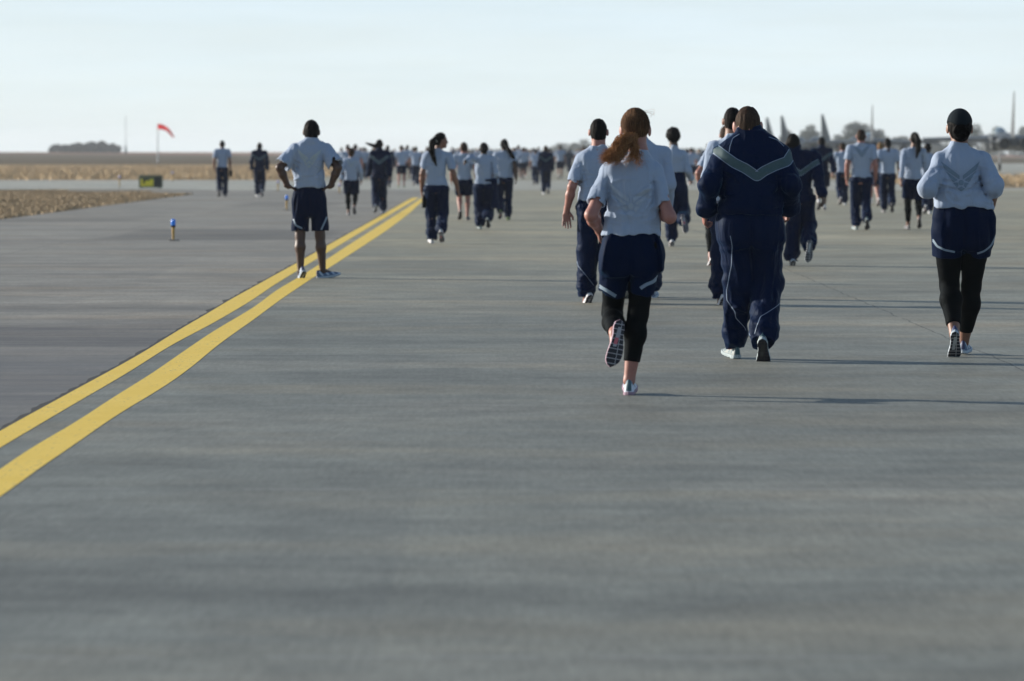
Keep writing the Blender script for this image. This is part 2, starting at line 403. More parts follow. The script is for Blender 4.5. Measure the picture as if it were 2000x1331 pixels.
def foot_frame(yaw, pitch, roll=0.0):
    """columns: across, toe direction, up; pitch > 0 lifts the heel"""
    cy, sy = math.cos(yaw), math.sin(yaw); cp, sp = math.cos(pitch), math.sin(pitch)
    t = np.array([sy * cp, cy * cp, -sp]); side = np.array([cy, -sy, 0.0]); up = np.cross(side, t)
    if roll:
        side, up = side * math.cos(roll) + up * math.sin(roll), up * math.cos(roll) - side * math.sin(roll)
    return np.stack([side, t, up], 1)

def ik(a, c, l1, l2, pole):
    a = np.array(a, float); c = np.array(c, float); d = c - a; L = np.linalg.norm(d)
    if L > (l1 + l2) * .999: c = a + d / L * (l1 + l2) * .999; d = c - a; L = np.linalg.norm(d)
    u = d / L; x = (l1 * l1 - l2 * l2 + L * L) / (2 * L); hgt = math.sqrt(max(l1 * l1 - x * x, 0))
    p = np.array(pole, float); p = p - u * (p @ u); p = unit(p); return a + u * x + p * hgt, c

def hand_prims(wr, d, n, sc, curl=.5, thumb_side=1, spread=.0):
    d = unit(d); n = np.asarray(n, float); n = unit(n - d * (n @ d)); t = np.cross(d, n) * thumb_side
    P = [p_ell(wr + d * .045 * sc, (.039 * sc, .015 * sc, .052 * sc), .012, np.stack([t, n, d], 1)),
         p_cone(wr - d * .03 * sc, wr + d * .02 * sc, .024 * sc, .024 * sc, .015)]
    for off, ln, cc in ((.029, .92, .8), (.010, 1.02, 1.0), (-.010, .97, 1.1), (-.028, .78, 1.25)):
        b = wr + (d * .083 + t * off) * sc; c = curl * cc; sp = t * off * (2 + spread * 8)
        d1 = unit(d * math.cos(c * .7) + n * math.sin(c * .7) + sp); d2 = unit(d * math.cos(c * 1.7) + n * math.sin(c * 1.7) + sp * .6); d3 = unit(d * math.cos(c * 2.4) + n * math.sin(c * 2.4))
        p1 = b + d1 * .040 * ln * sc; p2 = p1 + d2 * .024 * ln * sc; p3 = p2 + d3 * .016 * ln * sc
        P += [p_cone(b - d * .01, p1, .0098 * sc, .0086 * sc, .003), p_cone(p1, p2, .0086 * sc, .0078 * sc, .003), p_cone(p2, p3, .0078 * sc, .0068 * sc, .003)]
    b = wr + (d * .022 + t * .026) * sc; d1 = unit(d * .72 + t * .62 + n * .3); d2 = unit(d * .9 + t * .15 + n * .45)
    p1 = b + d1 * .042 * sc; p2 = p1 + d2 * .030 * sc
    P += [p_cone(b, p1, .0145 * sc, .0105 * sc, .006), p_cone(p1, p2, .0102 * sc, .0085 * sc, .003)]
    return P

def head_frame(yaw, tilt=0.0, roll=0.0):
    """columns right, forward, up of the head; yaw > 0 turns to the right, tilt > 0 nods down"""
    f = np.array([math.sin(yaw) * math.cos(tilt), math.cos(yaw) * math.cos(tilt), -math.sin(tilt)])
    r = unit(np.array([math.cos(yaw), -math.sin(yaw), math.tan(roll)])); u = np.cross(r, f); return np.stack([r, f, u], 1)

def face_prims(hc, R, sc):
    L = lambda x, y, z: hc + R @ (np.array([x, y, z]) * sc)
    P = [p_ell(L(0, -.006, .005), (.077 * sc, .096 * sc, .107 * sc), .02, R),
         p_ell(L(0, .030, -.060), (.058 * sc, .066 * sc, .070 * sc), .03, R),
         p_ell(L(0, .074, -.108), (.024 * sc, .020 * sc, .017 * sc), .02, R),
         p_ell(L(0, .068, .018), (.056 * sc, .026 * sc, .014 * sc), .02, R),
         p_cone(L(0, .090, .004), L(0, .114, -.040), .009 * sc, .013 * sc, .010),
         p_ell(L(.013, .100, -.043), (.009 * sc,) * 3, .006, R), p_ell(L(-.013, .100, -.043), (.009 * sc,) * 3, .006, R),
         p_ell(L(0, .091, -.070), (.024 * sc, .012 * sc, .007 * sc), .005, R), p_ell(L(0, .088, -.083), (.020 * sc, .012 * sc, .008 * sc), .005, R),
         p_ell(L(.031, .094, -.006), (.016 * sc, .012 * sc, .009 * sc), 0, R, '-'), p_ell(L(-.031, .094, -.006), (.016 * sc, .012 * sc, .009 * sc), 0, R, '-'),
         p_ell(L(.045, .06, -.04), (.024 * sc, .026 * sc, .024 * sc), .02, R), p_ell(L(-.045, .06, -.04), (.024 * sc, .026 * sc, .024 * sc), .02, R)]
    for s in (-1, 1):
        a = .35 * s; E = R @ np.array([[math.cos(a), math.sin(a), 0], [-math.sin(a), math.cos(a), 0], [0, 0, 1]])
        P += [p_ell(L(.086 * s, -.008, -.016), (.009 * sc, .021 * sc, .034 * sc), .006, E)]
    return P

EMB = None
def emblem_grids(cx, zc, w):
    """winged emblem: two wings of stepped feathers, a round centre, three small diamonds; w = span"""
    u = w / 400.0; out = []
    def q(pts, sx): return [(cx + sx * p[0] * u, zc - p[1] * u) for p in pts]
    for sx in (-1, 1):
        out += [quad_grid(q([(200, -215), (17, -68), (17, -28), (166, -132)], sx), .006),
                quad_grid(q([(162, -119), (36, -22), (58, -10), (112, -46)], sx), .006),
                quad_grid(q([(108, -38), (62, -6), (76, -2), (86, -6)], sx), .006),
                quad_grid(q([(80, 8), (34, 2), (28, 36), (43, 60)], sx), .006)]
    n = 14; rr = np.linspace(0.001, 28 * u, 4); th = np.linspace(0, 2 * math.pi, n)
    out.append(np.stack([cx + np.outer(np.cos(th), rr), zc - 4 * u + np.outer(np.sin(th), rr)], -1))
    out.append(quad_grid([(cx, zc - 44 * u), (cx + 38 * u, zc - 66 * u), (cx, zc - 96 * u), (cx - 38 * u, zc - 66 * u)], .006))
    return out

def limb_leg(hip, kn, an, s, g, off=0.0, k=.03, clip=None):
    """skin-tight leg: thigh, calf bulging to the back, ankle"""
    hip, kn, an = (np.array(v, float) for v in (hip, kn, an)); ax = unit(an - kn); th = unit(kn - hip)
    back = unit(np.cross(np.cross(ax, [0, 1.0, 0.0]) + 1e-6, ax)) * -1.0
    if back[1] > 0 and abs(ax[1]) < .8: back = -back
    bv = np.array([0, -1.0, 0]) - ax * (np.array([0, -1.0, 0]) @ ax)
    if np.linalg.norm(bv) < .3: bv = th - ax * (th @ ax)
    bv = unit(bv); m = kn + (an - kn) * .32 + bv * .018 * s
    return [p_cone(hip, kn, (.088 * g) * s + off, (.054 * g ** .5) * s + off, k, clip),
            p_cone(kn, m, (.052 * g ** .5) * s + off, (.056 * g) * s + off, .03, clip),
            p_cone(m, an, (.055 * g) * s + off, .034 * s + off, .03, clip)]

def build_person(sp):
    """sp: the specification of one person; facing +y, root at the ground. Coordinates of traced people come in photo pixels."""
    t0 = time.time()
    fy = sp['fy']; cxp = sp['cx']; s_px = (fy - HOR) / CAMZ
    Xw, Yw = ground(cxp, fy)
    root = empty('person', (Xw, Yw, 0), sp.get('rz', 0.0)) if not sp.get('root') else sp['root']
    def P(px, py, dy=0.0): return np.array([(px - cxp) / s_px, dy, CAMZ - (py - HOR) / s_px])
    H = sp.get('H', 1.75); sc = H / 1.75; g = sp.get('g', 1.0); hh = sp['h']
    fem = sp.get('fem', False)
    # ---- joints
    shw = sp.get('shw', .165 if fem else .19) * sc; ph = sp.get('phase', 0.3); st = sp.get('stride', .26) * sc
    lean = sp.get('lean', 0.0)
    J = {}
    J['pel'] = np.array([0, 0, .94 * sc]); J['neck'] = np.array([0, lean - .01, 1.47 * sc]); J['head'] = np.array([0, lean + .02, 1.637 * sc])
    for nm, s in (('L', -1), ('R', 1)):
        J['hip' + nm] = np.array([s * .09 * sc, 0, .90 * sc]); J['sh' + nm] = np.array([s * shw, lean, 1.415 * sc])
        ahead = (ph > .5) == (nm == 'L'); a = st if ahead else -st
        if st < .05: fp = (s * .11 * sc, 0, .086); pit = 0
        elif ahead: fp = (s * .075 * sc, st * .9, .092); pit = -.12
        else: fp = (s * .085 * sc, -st * 1.0, .086 + .10 + .02 * sc); pit = .75
        J['an' + nm] = np.array(fp, float); J['pit' + nm] = pit
        sw = -a * .8; arm = sp.get('arms', 'swing')
        if arm == 'swing': J['wr' + nm] = J['sh' + nm] + np.array([s * .085, sw, -.50 * sc]); J['pole' + nm] = (s * .35, -1, 0)
        elif arm == 'down': J['wr' + nm] = J['sh' + nm] + np.array([s * .06, .03, -.52 * sc]); J['pole' + nm] = (s * .35, -1, 0)
        elif arm == 'hips': J['wr' + nm] = np.array([s * .17, .02, 1.0 * sc]); J['pole' + nm] = (s, -.15, 0)
        elif arm == 'run': J['wr' + nm] = J['sh' + nm] + np.array([-s * .02, .16 + sw * .5, -.22 * sc]); J['pole' + nm] = (s * .5, -1, -.2)
    for k_, v in sp.get('J', {}).items():
        if isinstance(v, tuple) and len(v) == 3 and k_[:2] in ('pe', 'ne', 'he', 'hi', 'sh', 'an', 'wr', 'kn', 'el'): J[k_] = P(*v)
        else: J[k_] = v
    for nm, s in (('L', -1), ('R', 1)):
        if 'kn' + nm not in J: J['kn' + nm], J['an' + nm] = ik(J['hip' + nm], J['an' + nm], .43 * sc, .42 * sc, (s * .05, 1, 0))
        if 'el' + nm not in J: J['el' + nm], J['wr' + nm] = ik(J['sh' + nm], J['wr' + nm], .285 * sc, .26 * sc, J.get('pole' + nm, (s * .3, -1, 0)))
    HR = head_frame(sp.get('hyaw', 0.0), sp.get('htilt', 0.0), sp.get('hroll', 0.0)); hc = J['head']; hsc = sp.get('hsc', sc)
    # ---- trunk profile
    tw = sp.get('tw', 1.0) * g * sc; th = sp.get('td', 1.0) * g * sc
    if 'torso' in sp:
        rows = []
        for (py, xl, xr, b) in sp['torso']:
            a = P(xl, py); c = P(xr, py); rows.append((a[2], (a[0] + c[0]) / 2, (c[0] - a[0]) / 2, sp.get('tcy', 0.0) + lean * (a[2] - .9) / .55, b))
    else:
        w_ = .92 if fem else 1.0
        base = [(.915, .168, .115), (1.0, .158, .112), (1.07, .152 * w_, .108), (1.2, .168, .118), (1.32, .182 * w_, .118), (1.395, .182 * w_, .102), (1.43, .160 * w_, .085), (1.462, .112, .070), (1.485, .078, .062), (1.50, .064, .060)]
        rows = [(z * sc, 0, a * tw, lean * (z - .9) / .5, b * th) for z, a, b in base]
    ri = max(range(len(rows)), key=lambda i: rows[i][0]); rows[ri] = (rows[ri][0] + .012, *rows[ri][1:])
    zt_ = rows[ri][0]; rows = [(z, a, b, c, max(d, (.084 + .012 * (zt_ - z) / .05) * sc * (.92 if fem else 1.06))) if z > zt_ - .05 else (z, a, b, c, d) for z, a, b, c, d in rows]
    ztop = max(r[0] for r in rows); zhem = min(r[0] for r in rows)
    parts = {}
    tight = sp['bottom'] in ('leggings',)
    # ---- body: one continuous skin
    B = face_prims(hc, HR, hsc)
    nkw = sp.get('neckw', 1) * (1 if fem else 1.12); nb = J['neck'].copy(); B.append(p_cone(hc + HR @ (np.array([0, -.028, -.055]) * hsc), nb - np.array([0, .0, .03]), .054 * hsc * nkw, .063 * hsc * nkw, .03))
    B.append(p_loft([(z, cx_, a * .76, cy_, b * .76) for z, cx_, a, cy_, b in rows if z < ztop - .03] , .03))
    B.append(p_loft([(.80 * sc, 0, .12 * tw, 0, .09 * th), (zhem + .04, 0, .135 * tw, 0, .095 * th)], .03))
    ag = sp.get('ag', g ** .5)
    for nm, s in (('L', -1), ('R', 1)):
        sh, el, wr = J['sh' + nm], J['el' + nm], J['wr' + nm]
        B += [p_cone(sh, el, .042 * sc * ag, .041 * sc * ag, .03), p_cone(el, el + (wr - el) * .35, .040 * sc * ag, .043 * sc * ag, .02), p_cone(el + (wr - el) * .35, wr, .043 * sc * ag, .027 * sc * ag, .02)]
        hd = J.get('hd' + nm, unit(wr - el)); hn = J.get('hn' + nm, (-s, .25, 0))
        B += hand_prims(wr, np.array(hd, float), hn, sc * (.92 if fem else 1.0) * sp.get('handsc', 1), J.get('curl' + nm, .5), s, J.get('spread' + nm, 0))
        gg = g if sp['bottom'] in ('shorts',) else g * .88
        B += limb_leg(J['hip' + nm], J['kn' + nm], J['an' + nm], sc, sp.get('lg', gg))
        FR = foot_frame(J.get('yaw' + nm, s * .12), J.get('pit' + nm, 0))
        if 'toe' + nm in J:
            t_ = unit(J['toe' + nm]); sd = unit(np.cross(t_, J['up' + nm])); FR = np.stack([sd, t_, np.cross(sd, t_)], 1)
        J['FR' + nm] = FR
        B.append(p_cone(J['an' + nm], J['an' + nm] + FR @ np.array([0, .10, -.045]), .030, .026, .02))
    fb = Field(sp.get('hb', hh), B, seed=1)
    mesh_from('body', *fb.mesh(), [M[sp['skin']]], parent=root)
    if sp.get('eyes'):
        for s in (-1, 1):
            m = MB(); rr = []
            for i in range(7):
                a = math.pi * i / 6; rr.append([(.0115 * math.sin(a) * math.cos(b), .0115 * math.sin(a) * math.sin(b), .0115 * math.cos(a)) for b in np.linspace(0, 2 * math.pi, 10, endpoint=False)] if 0 < i < 6 else [(.0008 * math.cos(b), .0008 * math.sin(b), .0115 * math.cos(a)) for b in np.linspace(0, 2 * math.pi, 10, endpoint=False)])
            m.loft(rr); o = m.build('eye', M['eye'], root); o.location = hc + HR @ (np.array([.031 * s, .080, -.006]) * hsc)
    # ---- top garment
    top = sp['top']; sl = []; tw_off = .0
    sr = sp.get('sleeve_r', {'tee': (.070, .076), 'long': (.066, .052), 'jacket': (.080, .070)}[top])
    gr = [p_loft(rows, .03, 2.5)]
    for nm, s in (('L', -1), ('R', 1)):
        sh, el, wr = J['sh' + nm], J['el' + nm], J['wr' + nm]; r0 = sr[0] * sc * ag; r1 = sr[1] * sc * ag
        inn = sh * np.array([.6, 1, 1]) + np.array([0, 0, .01])
        gr.append(p_cone(inn, sh, r0 * .95, r0, .05))
        if top == 'tee':
            f = sp.get('slf', .74); e = sh + (el - sh) * f; ax = unit(el - sh)
            gr.append(p_cone(sh, e + ax * .05, r0, r1, .014, [(e, -ax)]))
            gr.append(p_cone(e - ax * .016, e + ax * .12, r1 * .80, r1 * .9, 0)[:4] + ('-',))
        else:
            f = sp.get('cuff' + nm, sp.get('cuff', .93)); e = el + (wr - el) * f; ax = unit(wr - el); r2 = (.044 if top == 'long' else .052) * sc * ag; rm = r1 * sp.get('fore', 1.0)
            gr.append(p_cone(sh, el, r0, r1, .014)); gr.append(p_cone(el, e, r1, rm if f < .6 else r2 * 1.15, .03, [(e, -ax)]))
            if top == 'jacket': gr.append(p_cone(e - ax * .05, e - ax * .02, r2 * 1.32, r2 * 1.38, .02))
    if top == 'jacket':
        c0 = J['neck'] + np.array([0, .0, -.02]); ch = sp.get('collar', .055)
        gr.append(p_loft([(ztop - .03, c0[0], .095 * sc, c0[1] - .005, .085 * sc), (ztop + ch * .5, c0[0], .085 * sc, c0[1], .080 * sc), (ztop + ch, c0[0], .078 * sc, c0[1] + .005, .074 * sc)], .02))
    wz = lambda x, y, z: np.clip((z - zhem) / .03, 0, 1)
    amp = sp.get('fold', 1.0)
    if top == 'jacket': disp = [(.012 * amp, (.13, .16, .10), None), (.007 * amp, (.045, .08, .13), None), (.007 * amp, (.09, .09, .035), None)]
    else: disp = [(.011 * amp, (.06, .12, .24), None), (.006 * amp, (.032, .06, .11), None), (.0055 * amp, (.10, .10, .035), lambda x, y, z: np.clip((zhem + .22 - z) / .15, 0, 1))]
    if hh > .012: disp = disp[:1]
    rg = np.random.default_rng(sp.get('seed', 3) * 7 + 1); fo = []
    zs_, zh_ = J['shL'][2], zhem
    def wid(z):
        rr = sorted(rows); return np.interp(z, [r_[0] for r_ in rr], [r_[1] - r_[2] for r_ in rr]), np.interp(z, [r_[0] for r_ in rr], [r_[1] + r_[2] for r_ in rr])
    if hh < .012:
        for nm, s in (('L', 0), ('R', 1)):      # armhole seam and the crease under it
            pts_ = [(wid(z)[s] * .97 + (.012 if s == 0 else -.012) + (.014 if s == 0 else -.014) * k, z) for k, z in ((1.0, zs_ - .035), (.8, zs_ - .06), (.3, zs_ - .10), (0, zs_ - .16), (-.2, zs_ - .22))]
            fo.append((pts_, .009, .011)); sg = 1 if s == 0 else -1
            for k in range(7):                   # drag lines fanning out of the armpit
                x0, z0_ = pts_[3][0] + sg * rg.uniform(.0, .02), zs_ - rg.uniform(.06, .2); L_ = rg.uniform(.07, .16); a_ = rg.uniform(-1.45, .5)
                fo.append(([(x0, z0_), (x0 + sg * L_ * .5 * math.cos(a_), z0_ + L_ * .55 * math.sin(a_)), (x0 + sg * L_ * math.cos(a_ - .15), z0_ + L_ * math.sin(a_ - .15))], rg.choice([-1, 1]) * rg.uniform(.004, .008), rg.uniform(.007, .012)))
        for k in range(12):                      # soft cross folds above the hem
            z0_ = zh_ + rg.uniform(.02, .18); x0, x1 = wid(z0_); a = rg.uniform(x0, x1); L_ = rg.uniform(.06, .16); dz = rg.uniform(-.03, .03)
            fo.append(([(a - L_ / 2, z0_), (a, z0_ + dz * .4 - .008), (a + L_ / 2, z0_ + dz)], rg.choice([-1, 1]) * rg.uniform(.003, .007), rg.uniform(.007, .012)))
        for k in range(7):                       # long hanging folds down the back
            x0, x1 = wid(1.2); a = rg.uniform(x0 * .8, x1 * .8); z0_ = zs_ + rg.uniform(-.12, .02); L_ = rg.uniform(.12, .3)
            fo.append(([(a, z0_), (a + rg.uniform(-.02, .02), z0_ - L_ / 2), (a + rg.uniform(-.04, .04), z0_ - L_)], rg.choice([-1, 1]) * rg.uniform(.003, .006), rg.uniform(.009, .016)))
        for nm, s in (('L', -1), ('R', 1)):      # creases across the sleeves
            for k in range(6 if top != 'tee' else 3):
                t_ = rg.uniform(.15, .95); c_ = J['sh' + nm] + (J['el' + nm] - J['sh' + nm]) * t_; a_ = rg.uniform(-.7, .7)
                fo.append(([(c_[0] - .05 * math.cos(a_), c_[2] - .05 * math.sin(a_)), (c_[0], c_[2] + .006), (c_[0] + .05 * math.cos(a_), c_[2] + .05 * math.sin(a_))], rg.choice([-1, 1]) * rg.uniform(.004, .007), .009))
        for q_, am, sg_ in sp.get('folds', []): fo.append(([tuple(P(*pt)[[0, 2]]) for pt in q_], am, sg_))
    ft = Field(hh, gr, disp, seed=sp.get('seed', 3), folds=fo)
    o = mesh_from('jacket' if top == 'jacket' else 'shirt', *ft.mesh(), [M['navy'] if top == 'jacket' else M['tee']], parent=root)
    # ---- bottom garment
    bt = sp['bottom']; wr0 = sp.get('waist', None)
    zw = zhem + .03; z0, z1 = J['hipL'][2], J['hipL'][2] - .09 * sc
    if 'hips' in sp:
        hr = []
        for (py, xl, xr, b) in sp['hips']:
            a = P(xl, py); c = P(xr, py); hr.append((a[2], (a[0] + c[0]) / 2, (c[0] - a[0]) / 2, sp.get('hcy', 0.0), b))
    else:
        hw = (1.07 if fem else 1.0) * sp.get('hw', 1.0)
        hr = [(zw, 0, .150 * tw, 0, .108 * th), (.95 * sc, 0, .172 * hw * g * sc, -.005, .118 * th), (.86 * sc, 0, .186 * hw * g * sc, -.01, .125 * th), (.79 * sc, 0, .176 * hw * g * sc, 0, .11 * th)]
    nm_b = {'trousers': 'trousers', 'shorts': 'shorts', 'leggings': 'shorts'}[bt]
    hr = sorted((r_[0], r_[1], r_[2] - .011, r_[3], r_[4] - .008) for r_ in hr)
    if bt == 'trousers' and len([r_ for r_ in hr if r_[0] > .81 * sc]) > 1: hr = [r_ for r_ in hr if r_[0] > .81 * sc]
    q0 = hr[0]
    hr = [(q0[0] - .15, q0[1], q0[2] * .60, q0[3], q0[4] * .75), (q0[0] - .07, q0[1], q0[2] * .86, q0[3], q0[4] * .92)] + hr
    hr = hr[1:]; hr[0] = (q0[0] - .04, q0[1], q0[2] * .80, q0[3], q0[4] * .8)
    lp = [p_loft(hr, .05, 2.4)]
    cuffw = sp.get('hem_r', .088) * sc
    for nm, s in (('L', -1), ('R', 1)):
        hip, kn, an = J['hip' + nm], J['kn' + nm], J['an' + nm]; ax = unit(an - kn); tx = unit(kn - hip)
        if bt == 'trousers':
            R1, R2, R3 = sp.get('leg_r', (.100, .084, .084)); R1 *= sc * g; R2 *= sc; R3 *= sc
            e = an + ax * sp.get('hem' + nm, sp.get('hem', .015))
            hipo = hip + np.array([s * max(0, q0[2] * .98 - R1 - .014 - abs(hip[0] - q0[1])), 0, -.03]); lp += [p_cone(hipo, kn, R1, R2, .06, None, sp.get('legsy', 1.14)), p_cone(kn, an - ax * .08, R2, R3, .04), p_cone(an - ax * .10, an + ax * .0, R3, cuffw * .8, .03, [(e, -ax)])]
        else:
            f = sp.get('short_len', .80); R1, R2 = sp.get('short_r', (.108, .112)); R1 *= sc * g; R2 *= sc * g ** .5
            e = hip + (kn - hip) * f; hipo = hip + np.array([s * max(0, q0[2] * .98 - R1 - .014 - abs(hip[0] - q0[1])), 0, -.03]); nrm = unit(-tx + np.array(sp.get('hemtilt' + nm, (0, 0, 0)), float))
            lp += [p_cone(hipo, e + tx * .06, R1, R2, .025, [(e, nrm)]), p_cone(e - tx * .012, e + tx * .2, R2 * .86, R2 * .95, 0)[:4] + ('-',)]
    zan = [J['an' + n][2] for n in 'LR']
    disp = [(.012 * amp, (.06, .09, .30), None), (.011 * amp, (.12, .12, .06), lambda x, y, z: np.clip((z0 - .15 - z) / .2, .15, 1)), (.012 * amp, (.10, .10, .035), lambda x, y, z: np.clip((.34 - z) / .15, 0, 1) if bt == 'trousers' else 0 * z)]
    if hh > .012: disp = disp[:1]
    fo = []
    if hh < .012:
        for nm, s in (('L', -1), ('R', 1)):
            hip, kn, an = J['hip' + nm], J['kn' + nm], J['an' + nm]
            if bt == 'trousers':
                for k in range(15):
                    t_ = rg.uniform(.0, 1.0); c_ = hip + (kn - hip) * t_ * 2 if t_ < .5 else kn + (an - kn) * (t_ * 2 - 1); x0 = c_[0] + rg.uniform(-.07, .07)
                    if k < 8: L_ = rg.uniform(.12, .3); sl_ = rg.uniform(-.12, .12); q_ = [(x0 - sl_ * .3, c_[2] + L_ / 2), (x0 + .008, c_[2]), (x0 + sl_ * .3, c_[2] - L_ / 2)]
                    else: c_ = kn + (an - kn) * rg.uniform(.35, 1.0); L_ = rg.uniform(.05, .09); a_ = rg.uniform(-.9, .9); q_ = [(c_[0] - L_ * math.cos(a_), c_[2] - L_ * math.sin(a_)), (c_[0], c_[2] - .008), (c_[0] + L_ * math.cos(a_), c_[2] + L_ * math.sin(a_))]
                    fo.append((q_, rg.choice([-1, 1]) * rg.uniform(.006, .014), rg.uniform(.010, .020)))
            else:
                for k in range(6):
                    x0 = hip[0] + s * rg.uniform(-.03, .09); z0_ = hip[2] + rg.uniform(-.02, .08); L_ = rg.uniform(.1, .22)
                    fo.append(([(x0, z0_), (x0 + s * .015, z0_ - L_ / 2), (x0 + s * .02, z0_ - L_)], rg.choice([-1, 1]) * rg.uniform(.005, .010), rg.uniform(.010, .018)))
        mx_ = (J['hipL'][0] + J['hipR'][0]) / 2; fo.append(([(mx_, zhem - .04), (mx_, J['hipL'][2] - .10), ((J['knL'][0] + J['knR'][0]) / 2, J['knL'][2])], .012, .014))
    fl = Field(hh, lp, disp, folds=fo, seed=sp.get('seed', 3) + 5, clips=[((0, 0, zhem + .012), (0, 0, -1))])
    V, Q = fl.mesh(); o = mesh_from(nm_b, V, Q, [M['navy'] if bt == 'trousers' else M['navy_short']], parent=root)
    if bt == 'leggings':
        q = []
        for nm in 'LR':
            kn, an = J['kn' + nm], J['an' + nm]; ax = unit(an - kn); e = kn + (an - kn) * sp.get('leg_end' + nm, sp.get('leg_end', .86))
            q += limb_leg(J['hip' + nm], kn, an, sc, sp.get('lg', g), .007, .02, [(e, -ax)])
        fq = Field(hh, q, [(.002, (.06, .06, .03), None)] if hh < .012 else None, seed=9)
        mesh_from('leggings', *fq.mesh(), [M['legging']], parent=root)
    # ---- shoes and socks
    for nm in 'LR':
        FR = J['FR' + nm]; me = shoe_meshes(max(.006, min(hh, .016)), sp['shoe'])
        T = Matrix(((*FR[0], J['an' + nm][0]), (*FR[1], J['an' + nm][1]), (*FR[2], J['an' + nm][2]), (0, 0, 0, 1)))
        ss = sp.get('shoesc', sc ** .5 * (.95 if fem else 1.03)); T = T @ Matrix.Diagonal((ss, ss, ss, 1))
        a = bpy.data.objects.new('shoe', me[0]); COL.objects.link(a); a.parent = root; a.matrix_local = T
        b = bpy.data.objects.new('sole', me[1]); COL.objects.link(b); b.parent = a
        if sp.get('sock'):
            kn, an = J['kn' + nm], J['an' + nm]; m = MB(); ax = unit(kn - an); L = sp['sock']
            m.tube([an - ax * .02, an + ax * L * .5, an + ax * L], [.040 * sc, .041 * sc, .043 * sc], 14); m.build('sock', M[sp.get('sockmat', 'sock')], root)
    # ---- hair
    hk = sp['hair']; L = lambda x, y, z: hc + HR @ (np.array([x, y, z]) * hsc)
    hm = M[sp.get('hairmat', 'hair_black')]
    thick = {'buzz': .003, 'short': .010, 'pony': .009, 'bun': .009, 'curly': .036, 'strands': .007}[hk]
    def keep(x, y, z): return ((.058 * hsc + 1.0 * (y - .078 * hsc) ) - z) * .7
    hp = [p_ell(L(0, -.008, .008), ((.077 * hsc + thick), (.096 * hsc + thick), (.105 * hsc + thick)), .02, HR, clip=[keep])]
    if hk in ('buzz', 'short', 'pony', 'bun'): hp.append(p_ell(L(0, -.032, -.060), (.062 * hsc * (1 if fem else 1.05), .064 * hsc, .060 * hsc), .03, HR, clip=[lambda x, y, z: (y + .012 * hsc) * .8]))
    if hk == 'curly': hp.append(p_ell(L(0, -.02, .045), (.098 * hsc, .105 * hsc, .085 * hsc), .02, HR))
    if hk == 'bun': hp += [p_ell(L(0, -.105, -.035), (.052 * hsc, .040 * hsc, .045 * hsc), .02, HR), p_cone(L(0, -.06, -.085), L(0, -.085, -.05), .035 * hsc, .04 * hsc, .02)]
    if hk == 'pony':
        pts = [P(*q) if len(q) == 3 else np.array(q) for q in sp['pony']] if 'pony' in sp else [L(0, -.10, .0), L(0, -.15, -.05), L(.01, -.15, -.15), L(.03, -.13, -.24)]
        pr = sp.get('ponyr', (.022, .034, .030, .012)); pr = np.interp(np.linspace(0, 1, len(pts)), np.linspace(0, 1, len(pr)), pr)
        for i in range(len(pts) - 1): hp.append(p_cone(pts[i], pts[i + 1], pr[i], pr[i + 1], .02))
    hn = [(.004 if hk != 'curly' else .012, (.02, .02, .02) if hk == 'curly' else (.015, .015, .06), None)]
    fh = Field(min(hh, .012), hp, hn if hh < .015 else None, seed=21)
    mesh_from('hair', *fh.mesh(), [hm], parent=root)
    if sp.get('tie'):
        m = MB(); c = P(*sp['tie'][:3]); ax = unit(sp['tie'][3]); u = unit(np.cross(ax, [.1, .9, .3])); w = np.cross(ax, u); pts = [c + sp['tie'][4] * (math.cos(t) * u + math.sin(t) * w) for t in np.linspace(0, 2 * math.pi, 15)]
        m.tube(pts, .006, 8, False); m.build('hair_tie', M['elastic'], root)
    # ---- marks on the cloth
    def put(name, fd, grids, mat, off=.003, par=None, jump=.05):
        r = patch_on(fd, grids, off, jump=jump)
        if r is not None: mesh_from(name, r[0], r[1], [mat], parent=par or root)
    P2 = lambda q: P(q[0], q[1])[[0, 2]]
    if sp.get('emblem'):
        ex, ez, ew, em = sp['emblem']; c = P2((ex, ez)); put('emblem', ft, emblem_grids(c[0], c[1], ew), M[em], .0045)
    st_ = sp.get('band')
    if st_ is None and top == 'jacket' and sp.get('h') < .05:
        a = shw + .055 * sc; st_ = [(-a, 1.36 * sc), (-a * .72, 1.325 * sc), (0, 1.20 * sc), (a * .72, 1.325 * sc), (a, 1.36 * sc)]; st_ = ('m', st_)
    if st_:
        if st_[0] == 'm': pts = st_[1]; wb = .060 * sc
        else: pts = [P2(q) for q in st_]; wb = sp.get('bandw', .064)
        put('reflective_band', ft, [strip_grid(pts, wb, .008)], M['stripe'], .0035, jump=.09)
        if hh < .012:
            G = strip_grid(pts, wb, .004, True); put('band_piping', ft, [strip_grid(G[:, 0], .006, .003, False), strip_grid(G[:, -1], .006, .003, False)], M['piping'], .006, jump=.05)
    for nm_, fd, lst, w_ in (('leg_piping', fl, sp.get('legpipe'), .005), ('hem_tape', fl, sp.get('hemtape'), sp.get('hemw', .022)), ('seam_piping', ft, sp.get('seam'), .005)):
        for pl in (lst or []): put(nm_, fd, [strip_grid([P2(q) for q in pl], w_, .005)], M['tape'] if nm_ == 'hem_tape' else M['piping'], .0035)
    root['_'] = 0; del root['_']
    tag(root, sp.get('label'), 'person', sp.get('group'))
    return dict(root=root, P=P, J=J, HR=HR, hc=hc, hsc=hsc, sc=sc, s=s_px, shirt=ft, legs=fl)
